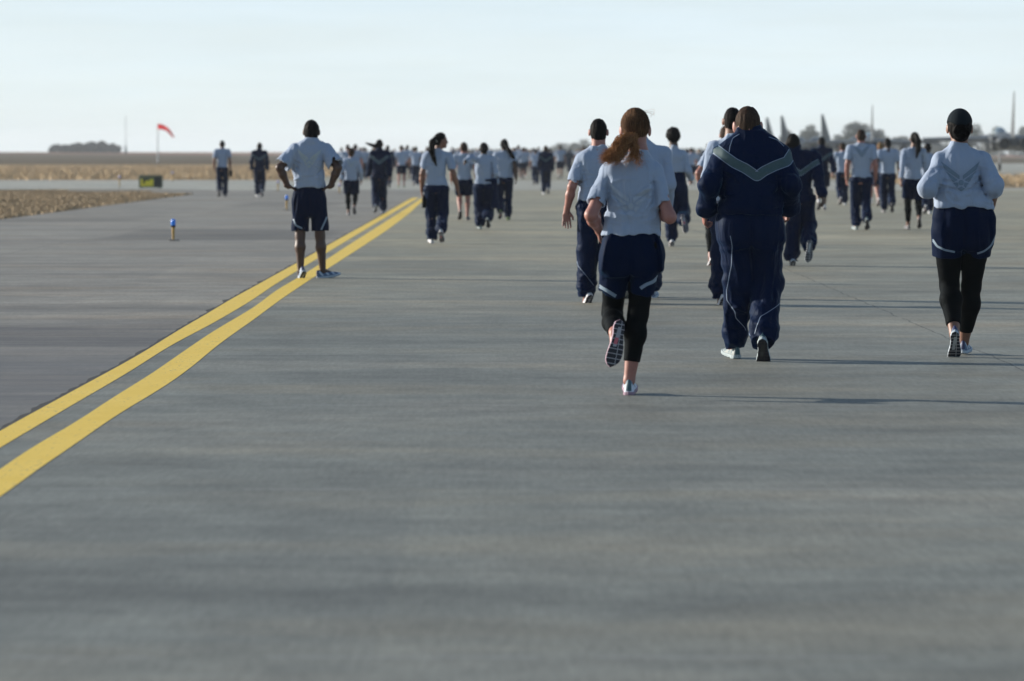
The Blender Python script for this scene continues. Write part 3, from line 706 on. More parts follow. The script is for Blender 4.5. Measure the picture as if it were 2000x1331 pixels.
# ------------------------------------------------------------ the people one can make out, traced from the photo
PX = {}
def add(key, **k): PX[key] = k
add('runner', cx=1235, fy=773, H=1.70, h=0.0052, hb=.005, fem=True, skin='skin_light', hair='strands', hairmat='hair_auburn', top='tee', bottom='leggings', shoe='white_pink', eyes=True, hsc=.99, seed=5,
    J=dict(head=(1241, 251, .03), neck=(1251, 303, 0), shL=(1190, 336, 0), shR=(1276, 338, 0), elL=(1154, 420, -.10), elR=(1307, 424, -.09), wrL=(1170, 449, .10), wrR=(1286, 412, .13),
           hdL=(.12, .45, -.75), hnL=(1, 0, .1), hdR=(-.4, .6, .3), hemtiltL=(.5, 0, 0), hemtiltR=(-.35, 0, 0), curlL=.8, curlR=1.1, hipL=(1206, 487, 0), hipR=(1260, 487, 0), knL=(1197, 612, .14), knR=(1247, 612, .05),
           anL=(1199, 648, -.25), anR=(1229, 744, .02), toeL=(-.17, -.12, -1), upL=(-.25, 1, -.15), yawR=.06), ag=.94, lean=.0,
    torso=[(459, 1175, 1287, .122), (440, 1179, 1286, .115), (410, 1182, 1285, .112), (380, 1180, 1284, .12), (350, 1178, 1284, .118), (332, 1181, 1283, .105), (320, 1190, 1279, .088), (309, 1214, 1276, .070), (301, 1228, 1270, .060), (296, 1234, 1266, .055)],
    hips=[(446, 1180, 1285, .112), (470, 1169, 1293, .13), (500, 1165, 1298, .135), (528, 1165, 1298, .12)], sleeve_r=(.064, .062), slf=.72, short_len=.68, short_r=(.100, .098), lg=1.02, leg_endL=.90, leg_endR=.72,
    hemtape=[[(1162, 549), (1172, 561), (1187, 569), (1203, 579)], [(1299, 529), (1287, 539), (1276, 550), (1262, 555), (1250, 563)]], hemw=.020, emblem=(1231, 402, .27, 'emblem_faint'), shoesc=.98,
    label='runner with long auburn ponytail, grey t-shirt and shorts over black leggings, one sole lifted')
add('jacket_man', cx=1462, fy=705, H=1.80, h=0.0058, hb=.006, g=1.12, skin='skin_light', hair='buzz', hairmat='hair_brown', top='jacket', bottom='trousers', shoe='grey', eyes=True, hsc=1.10, neckw=1.15, collar=.035,
    J=dict(head=(1461, 243, .04), neck=(1464, 274, 0), shL=(1412, 309, 0), shR=(1521, 307, 0), elL=(1384, 362, -.13), elR=(1546, 362, -.12), wrL=(1378, 417, .04), wrR=(1543, 410, .08), curlL=1.0, curlR=1.0,
           hipL=(1436, 438, 0), hipR=(1493, 438, 0), knL=(1443, 548, .07), knR=(1501, 550, .08), anL=(1438, 678, .22), anR=(1487, 661, -.20), pitR=.85, pitL=-.08, yawL=-.22, yawR=.10), ag=1.0,
    torso=[(419, 1402, 1529, .165), (408, 1400, 1532, .178), (385, 1403, 1534, .175), (350, 1405, 1536, .165), (315, 1403, 1537, .155), (298, 1401, 1538, .14), (284, 1403, 1533, .125), (273, 1412, 1520, .11), (264, 1427, 1505, .095), (257, 1441, 1493, .084)],
    hips=[(408, 1405, 1528, .15), (430, 1399, 1533, .160), (470, 1402, 1536, .158), (505, 1406, 1536, .145)], leg_r=(.106, .097, .093), hem_r=.096, hem=.02,
    band=[(1388, 292), (1394.5, 289.8), (1416.8, 307.6), (1432.5, 319), (1452.8, 329), (1475.8, 344.6), (1490, 334.2), (1510.3, 324.5), (1535, 315.5), (1548, 297)], bandw=.066,
    seam=[[(1443, 262), (1430, 270), (1424, 286), (1422, 298)], [(1500, 268), (1518, 274), (1530, 286)]],
    legsy=1.3, legpipe=[[(1424, 460), (1428, 480), (1427, 519), (1419, 567), (1420, 587), (1436, 610), (1438, 622), (1456, 641), (1462, 654)], [(1526, 590), (1504, 604), (1482, 616), (1474, 634), (1470, 650)]],
    label='broad man in navy tracksuit whose jacket has a wide grey reflective chevron')
add('capped_woman', cx=1872, fy=697, H=1.74, h=0.0058, hb=.006, fem=True, g=1.15, skin='skin_tan', hair='bun', top='long', bottom='leggings', shoe='blue', eyes=True, hsc=1.0, seed=8,
    J=dict(head=(1875, 248, .03), neck=(1873, 284, 0), shL=(1842, 318, 0), shR=(1916, 318, 0), elL=(1808, 366, -.12), elR=(1937, 362, -.09), wrL=(1823, 366, .13), wrR=(1940, 399, .10), hdR=(.02, .5, -.8), hemtiltL=(-.55, 0, 0), hemtiltR=(.35, 0, 0),
           hipL=(1852, 447, 0), hipR=(1907, 447, 0), knL=(1856, 560, .06), knR=(1900, 560, .10), anL=(1859, 650, -.18), anR=(1889, 671, .22), pitL=.95, pitR=-.05, yawL=.05, yawR=.22, curlR=.8), ag=1.08,
    torso=[(407, 1821, 1938, .15), (397, 1820, 1938, .155), (370, 1824, 1925, .145), (345, 1826, 1919, .14), (325, 1825, 1920, .135), (308, 1829, 1918, .12), (297, 1838, 1910, .10), (288, 1852, 1896, .08), (281, 1859, 1889, .065)],
    hips=[(398, 1824, 1935, .14), (425, 1819, 1945, .155), (455, 1820, 1944, .155), (480, 1824, 1941, .135)], sleeve_r=(.071, .064), fore=.95, cuffL=.95, cuffR=.28, short_len=.46, short_r=(.105, .108), lg=1.27, leg_endL=.82, leg_endR=.80,
    hemtape=[[(1820, 468), (1828, 481), (1842, 488), (1862, 492)], [(1945, 459), (1934, 480), (1919, 491), (1906, 495)]], hemw=.014, emblem=(1873, 356, .275, 'emblem'), folds=[([(1872, 286), (1870, 318), (1868, 342)], -.007, .010), ([(1830, 335), (1836, 365), (1848, 396)], -.008, .012), ([(1845, 300), (1836, 318), (1832, 340)], .007, .009), ([(1843, 385), (1858, 398), (1880, 403)], -.006, .009), ([(1912, 350), (1918, 372), (1932, 398)], .009, .012)],
    label='woman in dark cap and grey long-sleeved shirt with winged emblem, shorts over black leggings')
add('hands_on_hips', cx=606, fy=544, H=1.83, h=0.0075, hb=.008, skin='skin_dark', hair='short', top='tee', bottom='shorts', shoe='blue', eyes=True, hsc=1.06, g=1.05, seed=12, neckw=1.1,
    J=dict(head=(608, 256, .03), neck=(608, 277, 0), shL=(576, 297, 0), shR=(635, 297, 0), elL=(547, 328, -.12), elR=(661, 328, -.12), wrL=(563, 364, -.06), wrR=(646, 364, -.06), hdL=(.75, .5, -.25), hdR=(-.75, .5, -.25), hnL=(.3, .3, -1), hnR=(-.3, .3, -1),
           hipL=(590, 388, 0), hipR=(621, 388, 0), knL=(586, 461, .02), knR=(625, 461, .02), anL=(587, 529.5, 0), anR=(630, 529.5, .05), yawL=-.45, yawR=1.15), ag=1.05,
    torso=[(367, 575, 634, .128), (355, 575, 634, .128), (335, 572, 635, .125), (317, 570, 637, .13), (300, 569, 639, .13), (289, 570, 639, .115), (283, 574, 636, .10), (277, 584, 629, .08), (271, 597, 620, .066)],
    hips=[(360, 577, 633, .12), (378, 570, 639, .135), (400, 569, 640, .135), (418, 570, 639, .12)], sleeve_r=(.082, .092), slf=.83, short_len=.86, short_r=(.098, .088), lg=1.0,
    hemtape=[[(573, 428), (578, 440), (584, 443), (592, 447)], [(639, 424), (633, 438), (628, 449)]], hemw=.018, emblem=(605, 317, .285, 'emblem_light'),
    label='man in grey t-shirt and navy shorts standing with hands on hips over the yellow lines')
add('t_shirt_man', cx=1168, fy=593, H=1.79, h=0.007, hb=.0065, skin='skin_light', hair='buzz', top='tee', bottom='trousers', shoe='white', eyes=True, hsc=1.03, seed=15, hairmat='hair_black',
    J=dict(head=(1169, 256, .03), neck=(1169, 288, 0), shL=(1139, 311, 0), shR=(1199, 311, 0), elL=(1117, 365, -.06), wrL=(1107, 412, .03), hdL=(-.02, .05, -1), hnL=(.1, -1, 0), curlL=.22, spreadL=.5, elR=(1220, 365, -.06), wrR=(1222, 405, .10),
           hipL=(1149, 408, 0), hipR=(1189, 408, 0), knL=(1147, 492, .06), knR=(1192, 492, .10), anL=(1146, 575.5, .08), anR=(1194, 565, -.3), pitR=.6, yawL=-.35), ag=1.0, handsc=1.03,
    torso=[(391, 1130, 1207, .13), (375, 1131, 1206, .128), (345, 1132, 1206, .12), (325, 1130, 1208, .125), (311, 1129, 1209, .12), (301, 1136, 1202, .10), (294, 1146, 1192, .082), (286, 1152, 1186, .069)],
    hips=[(381, 1132, 1205, .12), (405, 1124, 1211, .135), (430, 1123, 1213, .135), (450, 1124, 1212, .12)], sleeve_r=(.070, .074), slf=.86, leg_r=(.10, .095, .092), hem_r=.085,
    legpipe=[[(1126, 470), (1124, 500), (1129, 520), (1146, 540), (1160, 558)]], label='short-haired man in grey t-shirt and track trousers walking just left of the auburn runner')
add('big_man', cx=1247, fy=583, H=1.84, h=0.008, skin='skin_light', hair='buzz', hairmat='hair_brown', top='long', bottom='trousers', shoe='blue', hsc=1.04, g=1.12, seed=18,
    J=dict(head=(1247, 246, .03), neck=(1247, 272, 0), shL=(1202, 303, 0), shR=(1297, 303, 0), elL=(1192, 358, -.08), elR=(1307, 360, -.1), wrL=(1202, 395, .12), wrR=(1303, 402, .10),
           hipL=(1228, 395, 0), hipR=(1268, 395, 0), knL=(1224, 485, .10), knR=(1272, 485, .05), anL=(1222, 552, -.3), pitL=.7, anR=(1275, 566, .08)), ag=1.15,
    torso=[(398, 1200, 1296, .17), (375, 1198, 1298, .18), (345, 1196, 1300, .17), (315, 1196, 1301, .16), (298, 1202, 1296, .13), (284, 1216, 1284, .11), (275, 1228, 1270, .085), (268, 1234, 1262, .066)],
    hips=[(388, 1204, 1292, .16), (410, 1200, 1296, .17), (440, 1204, 1294, .15)], label='large man in grey long-sleeved shirt half hidden behind the auburn runner')
add('curly_runner', cx=1320, fy=482, H=1.80, h=0.009, skin='skin_dark', hair='curly', top='long', bottom='trousers', shoe='white', hsc=1.0, seed=20,
    J=dict(head=(1315, 267, .03), neck=(1316, 287, 0), shL=(1299, 303, 0), shR=(1333, 303, 0), elR=(1344, 333, -.06), wrR=(1350, 350, .16), elL=(1291, 335, -.1), wrL=(1300, 345, .12),
           hipL=(1311, 366, 0), hipR=(1329, 366, 0), knL=(1312, 420, .08), anL=(1311, 471, .05), knR=(1336, 414, .14), anR=(1334, 432, -.25), toeR=(.2, -.35, -1), upR=(0, 1, -.3)),
    torso=[(336, 1300, 1338, .115), (320, 1299, 1338, .115), (306, 1297, 1339, .12), (298, 1301, 1336, .10), (291, 1308, 1327, .075), (286, 1312, 1322, .062)],
    hips=[(330, 1301, 1337, .11), (345, 1299, 1340, .125), (375, 1300, 1340, .12)], leg_r=(.10, .10, .095), hem_r=.085, label='curly-haired person in grey long sleeves jogging with one trouser leg kicked up behind')
add('tall_man_behind', cx=1428, fy=597, H=1.87, h=0.008, skin='skin_tan', hair='buzz', top='long', bottom='trousers', shoe='white', hsc=1.06, seed=22,
    J=dict(head=(1431, 235, .03), neck=(1430, 266, 0), shL=(1396, 290, 0), shR=(1462, 290, 0), elL=(1381, 346, -.08), wrL=(1386, 392, .06), elR=(1478, 346, -.08), wrR=(1476, 392, .06),
           hipL=(1412, 402, 0), hipR=(1450, 402, 0), knL=(1407, 495, .06), knR=(1450, 495, .1), anL=(1409, 579, .1), anR=(1448, 565, -.3), pitR=.6, yawL=-.3),
    torso=[(395, 1390, 1468, .13), (350, 1391, 1467, .125), (310, 1388, 1470, .13), (290, 1390, 1468, .12), (278, 1403, 1455, .10), (270, 1414, 1446, .075), (264, 1419, 1441, .065)],
    hips=[(385, 1392, 1466, .12), (420, 1390, 1470, .13), (450, 1392, 1468, .12)], leg_r=(.098, .085, .088), label='tall man with shaved dark hair mostly hidden behind the broad jacket man')
add('leggings_woman', cx=1402, fy=519, H=1.76, h=0.009, fem=True, skin='skin_light', hair='pony', hairmat='hair_brown', top='tee', bottom='leggings', shoe='white', hsc=.98, seed=25,
    J=dict(head=(1419, 263, .03), neck=(1414, 280, 0), shL=(1386, 303, 0), shR=(1421, 303, 0), elL=(1364, 338, -.10), wrL=(1368, 361, .10), hipL=(1394, 388, 0), hipR=(1412, 388, 0), knL=(1388, 444, .08), knR=(1412, 446, .08), anL=(1388, 502, -.12), anR=(1410, 506, .2), pitL=.5),
    torso=[(372, 1383, 1422, .115), (350, 1385, 1420, .105), (318, 1382, 1424, .115), (303, 1384, 1424, .105), (292, 1392, 1422, .085), (285, 1402, 1422, .07), (279, 1406, 1421, .06)],
    hips=[(365, 1385, 1421, .11), (385, 1381, 1424, .12), (400, 1382, 1423, .115)], label='brown-haired woman in black leggings behind the shaved tall man')
add('jacket_hair', cx=1562, fy=520, H=1.72, h=0.009, g=1.08, skin='skin_dark', hair='short', top='jacket', bottom='trousers', shoe='blue', hsc=1.02, seed=28,
    J=dict(head=(1549, 280, .03), neck=(1552, 300, 0), hipL=(1551, 382, 0), hipR=(1576, 382, 0), knL=(1550, 446, .06), knR=(1581, 440, .14), anL=(1547, 508, .04), anR=(1578, 482, -.24), toeR=(-.1, -.2, -1), upR=(0, 1, -.2)), leg_r=(.10, .095, .10), hem_r=.098,
    label='short-haired person in navy tracksuit right of the broad jacket man, lifting a sole')
# generic walkers, a place and a look each
W = [
 ('jacket_shorts', dict(cx=1605, fy=411, H=1.84, h=0.0118, skin='skin_dark', hair='buzz', top='jacket', bottom='shorts', shoe='dark', sock=.16, phase=.2, label='dark-legged man in navy jacket and shorts with white socks')),
 ('emblem_man', dict(cx=1682, fy=450, H=1.88, h=0.01, skin='skin_light', hair='buzz', hairmat='hair_brown', top='tee', bottom='trousers', shoe='grey', arms='down', phase=.8, stride=.2, g=1.05, emblem=(1682, 300, .3, 'emblem'), label='big light-skinned man in grey t-shirt with dark winged emblem, arms hanging wide')),
 ('behind_emblem_man', dict(cx=1646, fy=401, H=1.72, h=0.0118, skin='skin_light', hair='short', hairmat='hair_brown', top='tee', bottom='trousers', shoe='white', phase=.3, label='brown-haired walker just left of and beyond the big emblem t-shirt man')),
 ('pair_right', dict(cx=1734, fy=416, H=1.79, h=0.0115, skin='skin_dark', hair='buzz', top='tee', bottom='trousers', shoe='dark', phase=.7, stride=.16, label='dark-haired walker in grey t-shirt and wide track trousers left of the long ponytail')),
 ('pair_left', dict(cx=1720, fy=404, H=1.72, h=0.0118, skin='skin_light', hair='short', hairmat='hair_fair', top='tee', bottom='shorts', shoe='white', phase=.2, label='fair-haired walker half hidden behind the wide track trousers')),
 ('shorts_far', dict(cx=1708, fy=397, H=1.70, h=0.0118, skin='skin_light', hair='short', hairmat='hair_brown', top='tee', bottom='shorts', shoe='white', phase=.8, sock=.12, label='bare-legged walker in shorts just right of the big emblem t-shirt man')),
 ('long_ponytail', dict(cx=1784, fy=449, H=1.80, h=0.01, fem=True, skin='skin_tan', hair='pony', top='long', bottom='leggings', shoe='dark', phase=.75, stride=.24, pony=[(1789, 264, -.08), (1792, 276, -.16), (1792, 292, -.16), (1789, 308, -.14)], ponyr=(.04, .055, .05, .015), J=dict(head=(1787, 271, .03)), label='woman in grey long sleeves with a thick black ponytail down her back')),
 ('beyond_cap', dict(cx=1812, fy=419, H=1.66, h=0.0118, skin='skin_dark', hair='short', top='long', bottom='trousers', shoe='white', phase=.3, label='dark-haired walker between the long ponytail and the capped woman')),
 ('bag_walker', dict(cx=434, fy=385, H=1.84, h=0.0118, skin='skin_tan', hair='buzz', top='tee', bottom='trousers', shoe='dark', arms='down', phase=.3, stride=.14, label='walker in grey t-shirt carrying a dark bag on the left pavement')),
 ('left_jacket', dict(cx=507, fy=385, H=1.77, h=0.0118, skin='skin_dark', hair='buzz', top='jacket', bottom='trousers', shoe='white', arms='down', phase=.7, stride=.12, label='walker in navy tracksuit beside the bag carrier on the left pavement')),
 ('short_woman', dict(cx=686, fy=422, H=1.55, h=0.0115, fem=True, skin='skin_tan', hair='short', hairmat='hair_brown', top='long', bottom='leggings', shoe='dark', phase=.6, stride=.16, g=1.05, emblem=(686, 322, .24, 'emblem_light'), label='short woman in grey shirt and shorts over leggings right of the hands-on-hips man')),
 ('flung_ponytail', dict(cx=741, fy=418, H=1.75, h=0.0105, fem=True, g=1.1, skin='skin_tan', hair='pony', top='jacket', bottom='trousers', shoe='blue', phase=.3, stride=.2, pony=[(740, 281, -.1), (733, 286, -.12), (724, 283, -.08), (715, 280, -.05)], ponyr=(.05, .045, .035, .02), label='woman in navy tracksuit with her ponytail blown out to the left')),
 ('looking_right', dict(cx=852, fy=477, H=1.76, h=0.009, hb=.009, fem=True, skin='skin_tan', hair='pony', top='tee', bottom='trousers', shoe='white', phase=.75, stride=.14, hyaw=1.15, eyes=True, g=1.06, hsc=1.02, seed=33,
    J=dict(head=(861, 274, .02), neck=(855, 292, 0), shL=(834, 306, 0), shR=(876, 306, 0), elL=(825, 340, -.04), wrL=(824, 372, .03), elR=(886, 340, -.03), wrR=(894, 370, .05)),
    pony=[(850, 270, -.09), (845, 278, -.16), (843, 294, -.17), (848, 311, -.14), (853, 325, -.12)], ponyr=(.03, .05, .05, .032, .01), tie=(850, 274, -.11, (-.6, 0, -.8), .045), label='black-ponytailed woman in grey t-shirt and track trousers looking off to the right')),
 ('bare_legs', dict(cx=906, fy=431, H=1.66, h=0.0115, skin='skin_light', hair='short', hairmat='hair_brown', top='tee', bottom='shorts', shoe='dark', phase=.2, stride=.14, label='bare-legged walker in navy shorts behind the woman looking right')),
 ('arm_back', dict(cx=945, fy=449, H=1.63, h=0.01, fem=True, g=1.08, skin='skin_dark', hair='bun', top='long', bottom='trousers', shoe='grey', phase=.7, stride=.08, leg_r=(.115, .11, .11), hem_r=.10,
    J=dict(elL=(918, 309, -.1), wrL=(909, 316, -.32)), label='woman in wide track trousers with her left arm stretched out sideways')),
 ('green_shoes', dict(cx=985, fy=431, H=1.73, h=0.011, fem=True, g=1.04, skin='skin_dark', hair='pony', top='tee', bottom='trousers', shoe='green', phase=.3, stride=.16, pony=[(988, 284, -.09), (994, 294, -.14), (1000, 304, -.13), (1005, 312, -.1)], ponyr=(.04, .045, .045, .03), label='ponytailed woman in grey t-shirt with bright green shoes')),
 ('chevron_far', dict(cx=1066, fy=380, H=1.68, h=0.015, skin='skin_dark', hair='short', hairmat='hair_brown', top='jacket', bottom='trousers', shoe='white', arms='down', phase=.6, stride=.06, g=1.12, label='lone walker in navy tracksuit in front of the far crowd')),
 ('far_hips', dict(cx=784, fy=366, H=1.74, h=0.018, skin='skin_light', hair='short', hairmat='hair_brown', top='tee', bottom='shorts', shoe='green', arms='hips', phase=.4, stride=.04, label='distant bare-legged man in shorts with hands on hips beyond the blown ponytail')),
 ('b1', dict(cx=679, fy=372, H=1.75, h=0.018, skin='skin_light', hair='buzz', top='tee', bottom='trousers', shoe='white', phase=.3, label='left of two tall heads beyond the short woman')),
 ('b2', dict(cx=694, fy=372, H=1.77, h=0.018, skin='skin_light', hair='buzz', hairmat='hair_brown', top='tee', bottom='trousers', shoe='dark', phase=.7, label='right of two tall heads beyond the short woman')),
 ('b3', dict(cx=712, fy=352, H=1.72, h=0.02, skin='skin_tan', hair='short', top='tee', bottom='trousers', shoe='dark', phase=.3, label='distant walker in grey t-shirt between short woman and blown ponytail')),
 ('b4', dict(cx=757, fy=368, H=1.74, h=0.018, skin='skin_tan', hair='buzz', top='jacket', bottom='trousers', shoe='dark', phase=.7, label='navy jacketed walker partly hidden behind the blown ponytail')),
 ('b5', dict(cx=812, fy=364, H=1.70, h=0.018, skin='skin_tan', hair='short', hairmat='hair_brown', top='tee', bottom='trousers', shoe='white', phase=.2, label='distant walker in grey t-shirt just left of the woman looking right')),
 ('b6', dict(cx=667, fy=348, H=1.72, h=0.02, skin='skin_light', hair='short', top='tee', bottom='trousers', shoe='white', phase=.2, label='leftmost distant walker, seen beyond the short woman')),
 ('b7', dict(cx=1384, fy=372, H=1.80, h=0.018, skin='skin_dark', hair='buzz', top='jacket', bottom='trousers', shoe='dark', phase=.4, g=1.1, label='navy jacketed walker seen left of the tall man behind the chevron')),
 ('b8', dict(cx=1350, fy=362, H=1.66, h=0.018, skin='skin_light', hair='short', hairmat='hair_brown', top='tee', bottom='shorts', shoe='white', phase=.8, label='distant walker in t-shirt right of the curly-haired jogger')),
 ('b9', dict(cx=1140, fy=356, H=1.75, h=0.018, skin='skin_light', hair='short', hairmat='hair_brown', top='tee', bottom='shorts', shoe='white', phase=.8, label='distant walker in shorts just left of the short-haired trouser man')),
 ('b10', dict(cx=1094, fy=350, H=1.84, h=0.018, skin='skin_tan', hair='short', top='tee', bottom='shorts', shoe='white', phase=.3, label='distant tall walker in shorts right of the lone tracksuit walker')),
 ('b11', dict(cx=1046, fy=362, H=1.60, h=0.018, skin='skin_tan', hair='short', top='tee', bottom='trousers', shoe='dark', phase=.3, label='distant walker just left of the lone tracksuit walker')),
]
for key, k in W: PX[key] = k

ONLY = None

PEOPLE = {}
for key, k in PX.items():
    if ONLY and key not in ONLY: continue
    t = time.time(); k.setdefault('group', 'people walking away along the taxiway'); PEOPLE[key] = build_person(k)
    print('built', key, round(time.time() - t, 2), flush=True)
# ------------------------------------------------------------ extras worn or carried
def strand_bundle(curves, r0, n_seg=4):
    """many fine tapering strands, each a thin triangular tube, in one mesh"""
    V = []; Q = []; b = 0
    for c in curves:
        c = np.asarray(c, float); n = len(c); t = np.gradient(c, axis=0); t /= np.linalg.norm(t, axis=1)[:, None] + 1e-9
        u = np.cross(t, [.3, .2, .93]); u /= np.linalg.norm(u, axis=1)[:, None] + 1e-9; w = np.cross(t, u)
        rr = r0 * np.interp(np.linspace(0, 1, n), [0, .7, 1], [1, .8, .15])[:, None]
        for j in range(3):
            a = 2 * math.pi * j / 3; V.append(c + rr * (math.cos(a) * u + math.sin(a) * w))
        i = np.arange(n - 1)
        for j in range(3):
            k = (j + 1) % 3; Q.append(np.stack([b + j * n + i, b + k * n + i, b + k * n + i + 1, b + j * n + i + 1], 1))
        b += 3 * n
    return np.concatenate(V), np.concatenate(Q)
def bez(p, n):
    """smooth curve through control points"""
    p = np.array(p, float); m = len(p); t = np.linspace(0, m - 1, n); i = np.clip(np.floor(t).astype(int), 0, m - 2); f = (t - i)[:, None]
    g = lambda k: p[np.clip(k, 0, m - 1)]
    a, b, c, d = g(i - 1), g(i), g(i + 1), g(i + 2)
    return .5 * ((2 * b) + (-a + c) * f + (2 * a - 5 * b + 4 * c - d) * f ** 2 + (-a + 3 * b - 3 * c + d) * f ** 3)
def scalp_strands(p, tie_local, n, lift=.011, r=.0016, rng=RNG, mat='hair_red', front=.5):
    """strands combed over the skull to where the hair is tied"""
    hc, HR, s = p['hc'], p['HR'], p['hsc']; cen = np.array([0, -.008, .008]); R = np.array([.077, .096, .105]) + lift
    tie = np.array(tie_local); td = (tie - cen) / R; td /= np.linalg.norm(td); out = []
    for _ in range(n):
        a = rng.uniform(0, 2 * math.pi); d = None
        for _t in range(30):
            v = rng.normal(size=3); v /= np.linalg.norm(v)
            if v[2] > -.55 + .9 * (v[1] + .9) * .8 and v[1] < front: d = v; break
        if d is None: continue
        om = math.acos(np.clip(d @ td, -1, 1)); ts = np.linspace(0, 1, 9)
        q = np.array([(math.sin((1 - t) * om) * d + math.sin(t * om) * td) / max(math.sin(om), .05) for t in ts]); q /= np.linalg.norm(q, axis=1)[:, None]
        q = cen + q * R * (1 + rng.uniform(-.012, .02)); out.append(hc + (q * s) @ HR.T)
    return out
def extras():
    if 'runner' in PEOPLE:
        p = PEOPLE['runner']; P = p['P']; L = lambda x, y, z: p['hc'] + p['HR'] @ (np.array([x, y, z]) * p['hsc'])
        tie = (-.012, -.108, -.045); curves = scalp_strands(p, tie, 520)
        hair = [c for c in p['root'].children if c.name.startswith('hair')][0]
        V, Q = strand_bundle(curves, .0030); o = mesh_from('combed_strands', V, Q, [M['hair_auburn']], parent=hair)
        T = L(*tie); tl = np.array([0, 0, 0.]); rng = np.random.default_rng(3); curves = []
        locks = []
        for i in range(34):
            f = rng.uniform()
            if f < .74:      # blown out to the left and down
                e = P(rng.uniform(1170, 1200), rng.uniform(290, 316), rng.uniform(-.22, -.12)); m = P(rng.uniform(1204, 1222), rng.uniform(268, 300), rng.uniform(-.20, -.12)); m2 = (m + e) / 2 + np.array([0, 0, -.025])
            else:            # hanging over the neck
                e = P(rng.uniform(1206, 1256), rng.uniform(306, 325), rng.uniform(-.16, -.10)); m = P(rng.uniform(1222, 1246), rng.uniform(283, 300), -.15); m2 = (m + e) / 2 + np.array([rng.uniform(-.02, .02), 0, 0])
            locks.append((m, m2, e))
        for (m, m2, e) in locks:
            for _ in range(34):
                j = lambda s_: rng.normal(0, s_, 3)
                c = bez([T + j(.008), T + np.array([-.004, -.03, -.012]) + j(.011), m + j(.013), m2 + j(.013), e + j(.017)], 14)
                ph = rng.uniform(0, 6); w = np.linspace(0, 1, 14)[:, None]; c = c + np.array([[.5, 0, .9]]) * (.011 * w * np.sin(w * 9 + ph)); curves.append(c)
        V, Q = strand_bundle(curves, .0016); mesh_from('ponytail', V, Q, [M['hair_red']], parent=hair)
        fly = [bez([L(.03, 0, .10), P(1262 + 3 * i, 216 + 2 * i, 0), P(1272 + rng.uniform(-2, 6), 214 + 5 * i, -.02), P(1278 - i, 226 + rng.uniform(-6, 6), 0)], 12) for i in range(4)]
        V, Q = strand_bundle(fly, .0009); mesh_from('stray_hairs', V, Q, [M['hair_red']], parent=hair)
        m = MB(); c = T + np.array([0, -.014, -.004]); m.tube([c + .018 * np.array([math.cos(t), 0, math.sin(t)]) for t in np.linspace(0, 2 * math.pi, 15)], .005, 8, False); m.build('hair_tie', M['hair_brown'], hair)
    if 'capped_woman' in PEOPLE:
        p = PEOPLE['capped_woman']; hc, HR, s = p['hc'], p['HR'], p['hsc']; L = lambda x, y, z: hc + HR @ (np.array([x, y, z]) * s)
        kp = lambda x, y, z: (.004 - z - .06 * np.cos(x * 30) * (y < 0) * .3) * .9
        vis = lambda x, y, z: np.maximum(-y * .9, 0 * y - 1)
        f = Field(.006, [p_ell(L(0, -.008, .018), (.092 * s, .112 * s, .114 * s), .02, HR, clip=[kp]), p_ell(L(0, .115, .030), (.075 * s, .085 * s, .008), .01, HR, clip=[vis])], seed=2)
        cap = mesh_from('cap', *f.mesh(), [M['cap']], parent=p['root'])
        curves = scalp_strands(p, (0, -.12, -.05), 160, .010, front=-.1); hair = [c for c in p['root'].children if c.name.startswith('hair')][0]
        curves = [c for c in curves if (c[0] - hc)[2] < .02]; rng = np.random.default_rng(5)
        for _ in range(240):      # wisps round the bun
            a = rng.uniform(0, 6.28); e = rng.uniform(-1.2, 1.2); r = np.array([.056, .044, .050]) * s; b = L(0, -.105, -.035)
            pts = [b + r * np.array([math.cos(a + t) * math.cos(e), -abs(math.sin(e + t)) * 1.0, math.sin(a + t) * math.cos(e)]) for t in np.linspace(0, 1.2, 7)]; curves.append(np.array(pts))
        if curves:
            V, Q = strand_bundle(curves, .0022); mesh_from('loose_strands', V, Q, [M['hair_black']], parent=hair)
    if 'bag_walker' in PEOPLE:
        p = PEOPLE['bag_walker']; wr = p['J']['wrR']; o = p['root'].location
        m = MB(); m.box((0, 0, -.15), (.05, .13, .10)); b = None
        r = empty('bag', (o.x + wr[0] + .02, o.y + wr[1], wr[2] - .03)); m.build('bag_body', M['legging'], r, bevel=.02)
        m = MB(); m.tube([(0, -.07, -.06), (0, -.05, .0), (0, 0, .015), (0, .05, .0), (0, .07, -.06)], .009, 8); m.build('handle', M['legging'], r)
        tag(r, 'small dark bag hanging from the hand of the walker on the left pavement', 'bag')
    if 'looking_right' in PEOPLE:
        p = PEOPLE['looking_right']; wr = p['J']['wrL']; o = p['root'].location
        r = empty('bottle', (o.x + wr[0] + .035, o.y + wr[1] - .01, wr[2] - .22)); m = MB(); m.tube([(0, 0, -.06), (0, 0, -.055), (0, 0, .09), (0, 0, .125)], [.028, .032, .032, .014], 14); m.build('bottle_body', M['legging'], r)
        m = MB(); m.tube([(0, 0, .123), (0, 0, .15)], .015, 12); m.build('bottle_cap', M['hair_black'], r)
        tag(r, 'dark drinking bottle held by the woman looking right', 'bottle')
    if 'emblem_man' in PEOPLE:
        p = PEOPLE['emblem_man']; J = p['J']; a = J['wrL']; ax = unit(J['wrL'] - J['elL'])
        m = MB(); m.tube([a - ax * .035, a - ax * .015], .034, 14); m.build('wristwatch', M['strap_metal'], p['root'])
    if 'arm_back' in PEOPLE:      # jacket tied round the waist, hanging at the right
        p = PEOPLE['arm_back']; m = []
        f = Field(.014, [p_cone((.20, -.04, .92), (.21, -.05, .42), .05, .075, .03, [((0, 0, .40), (0, 0, 1))]), p_cone((.05, -.14, .93), (.2, -.05, .92), .03, .04, .03)], [(.012, (.05, .05, .2), None)], seed=4)
        mesh_from('tied_jacket', *f.mesh(), [M['navy']], parent=p['root'])
extras()

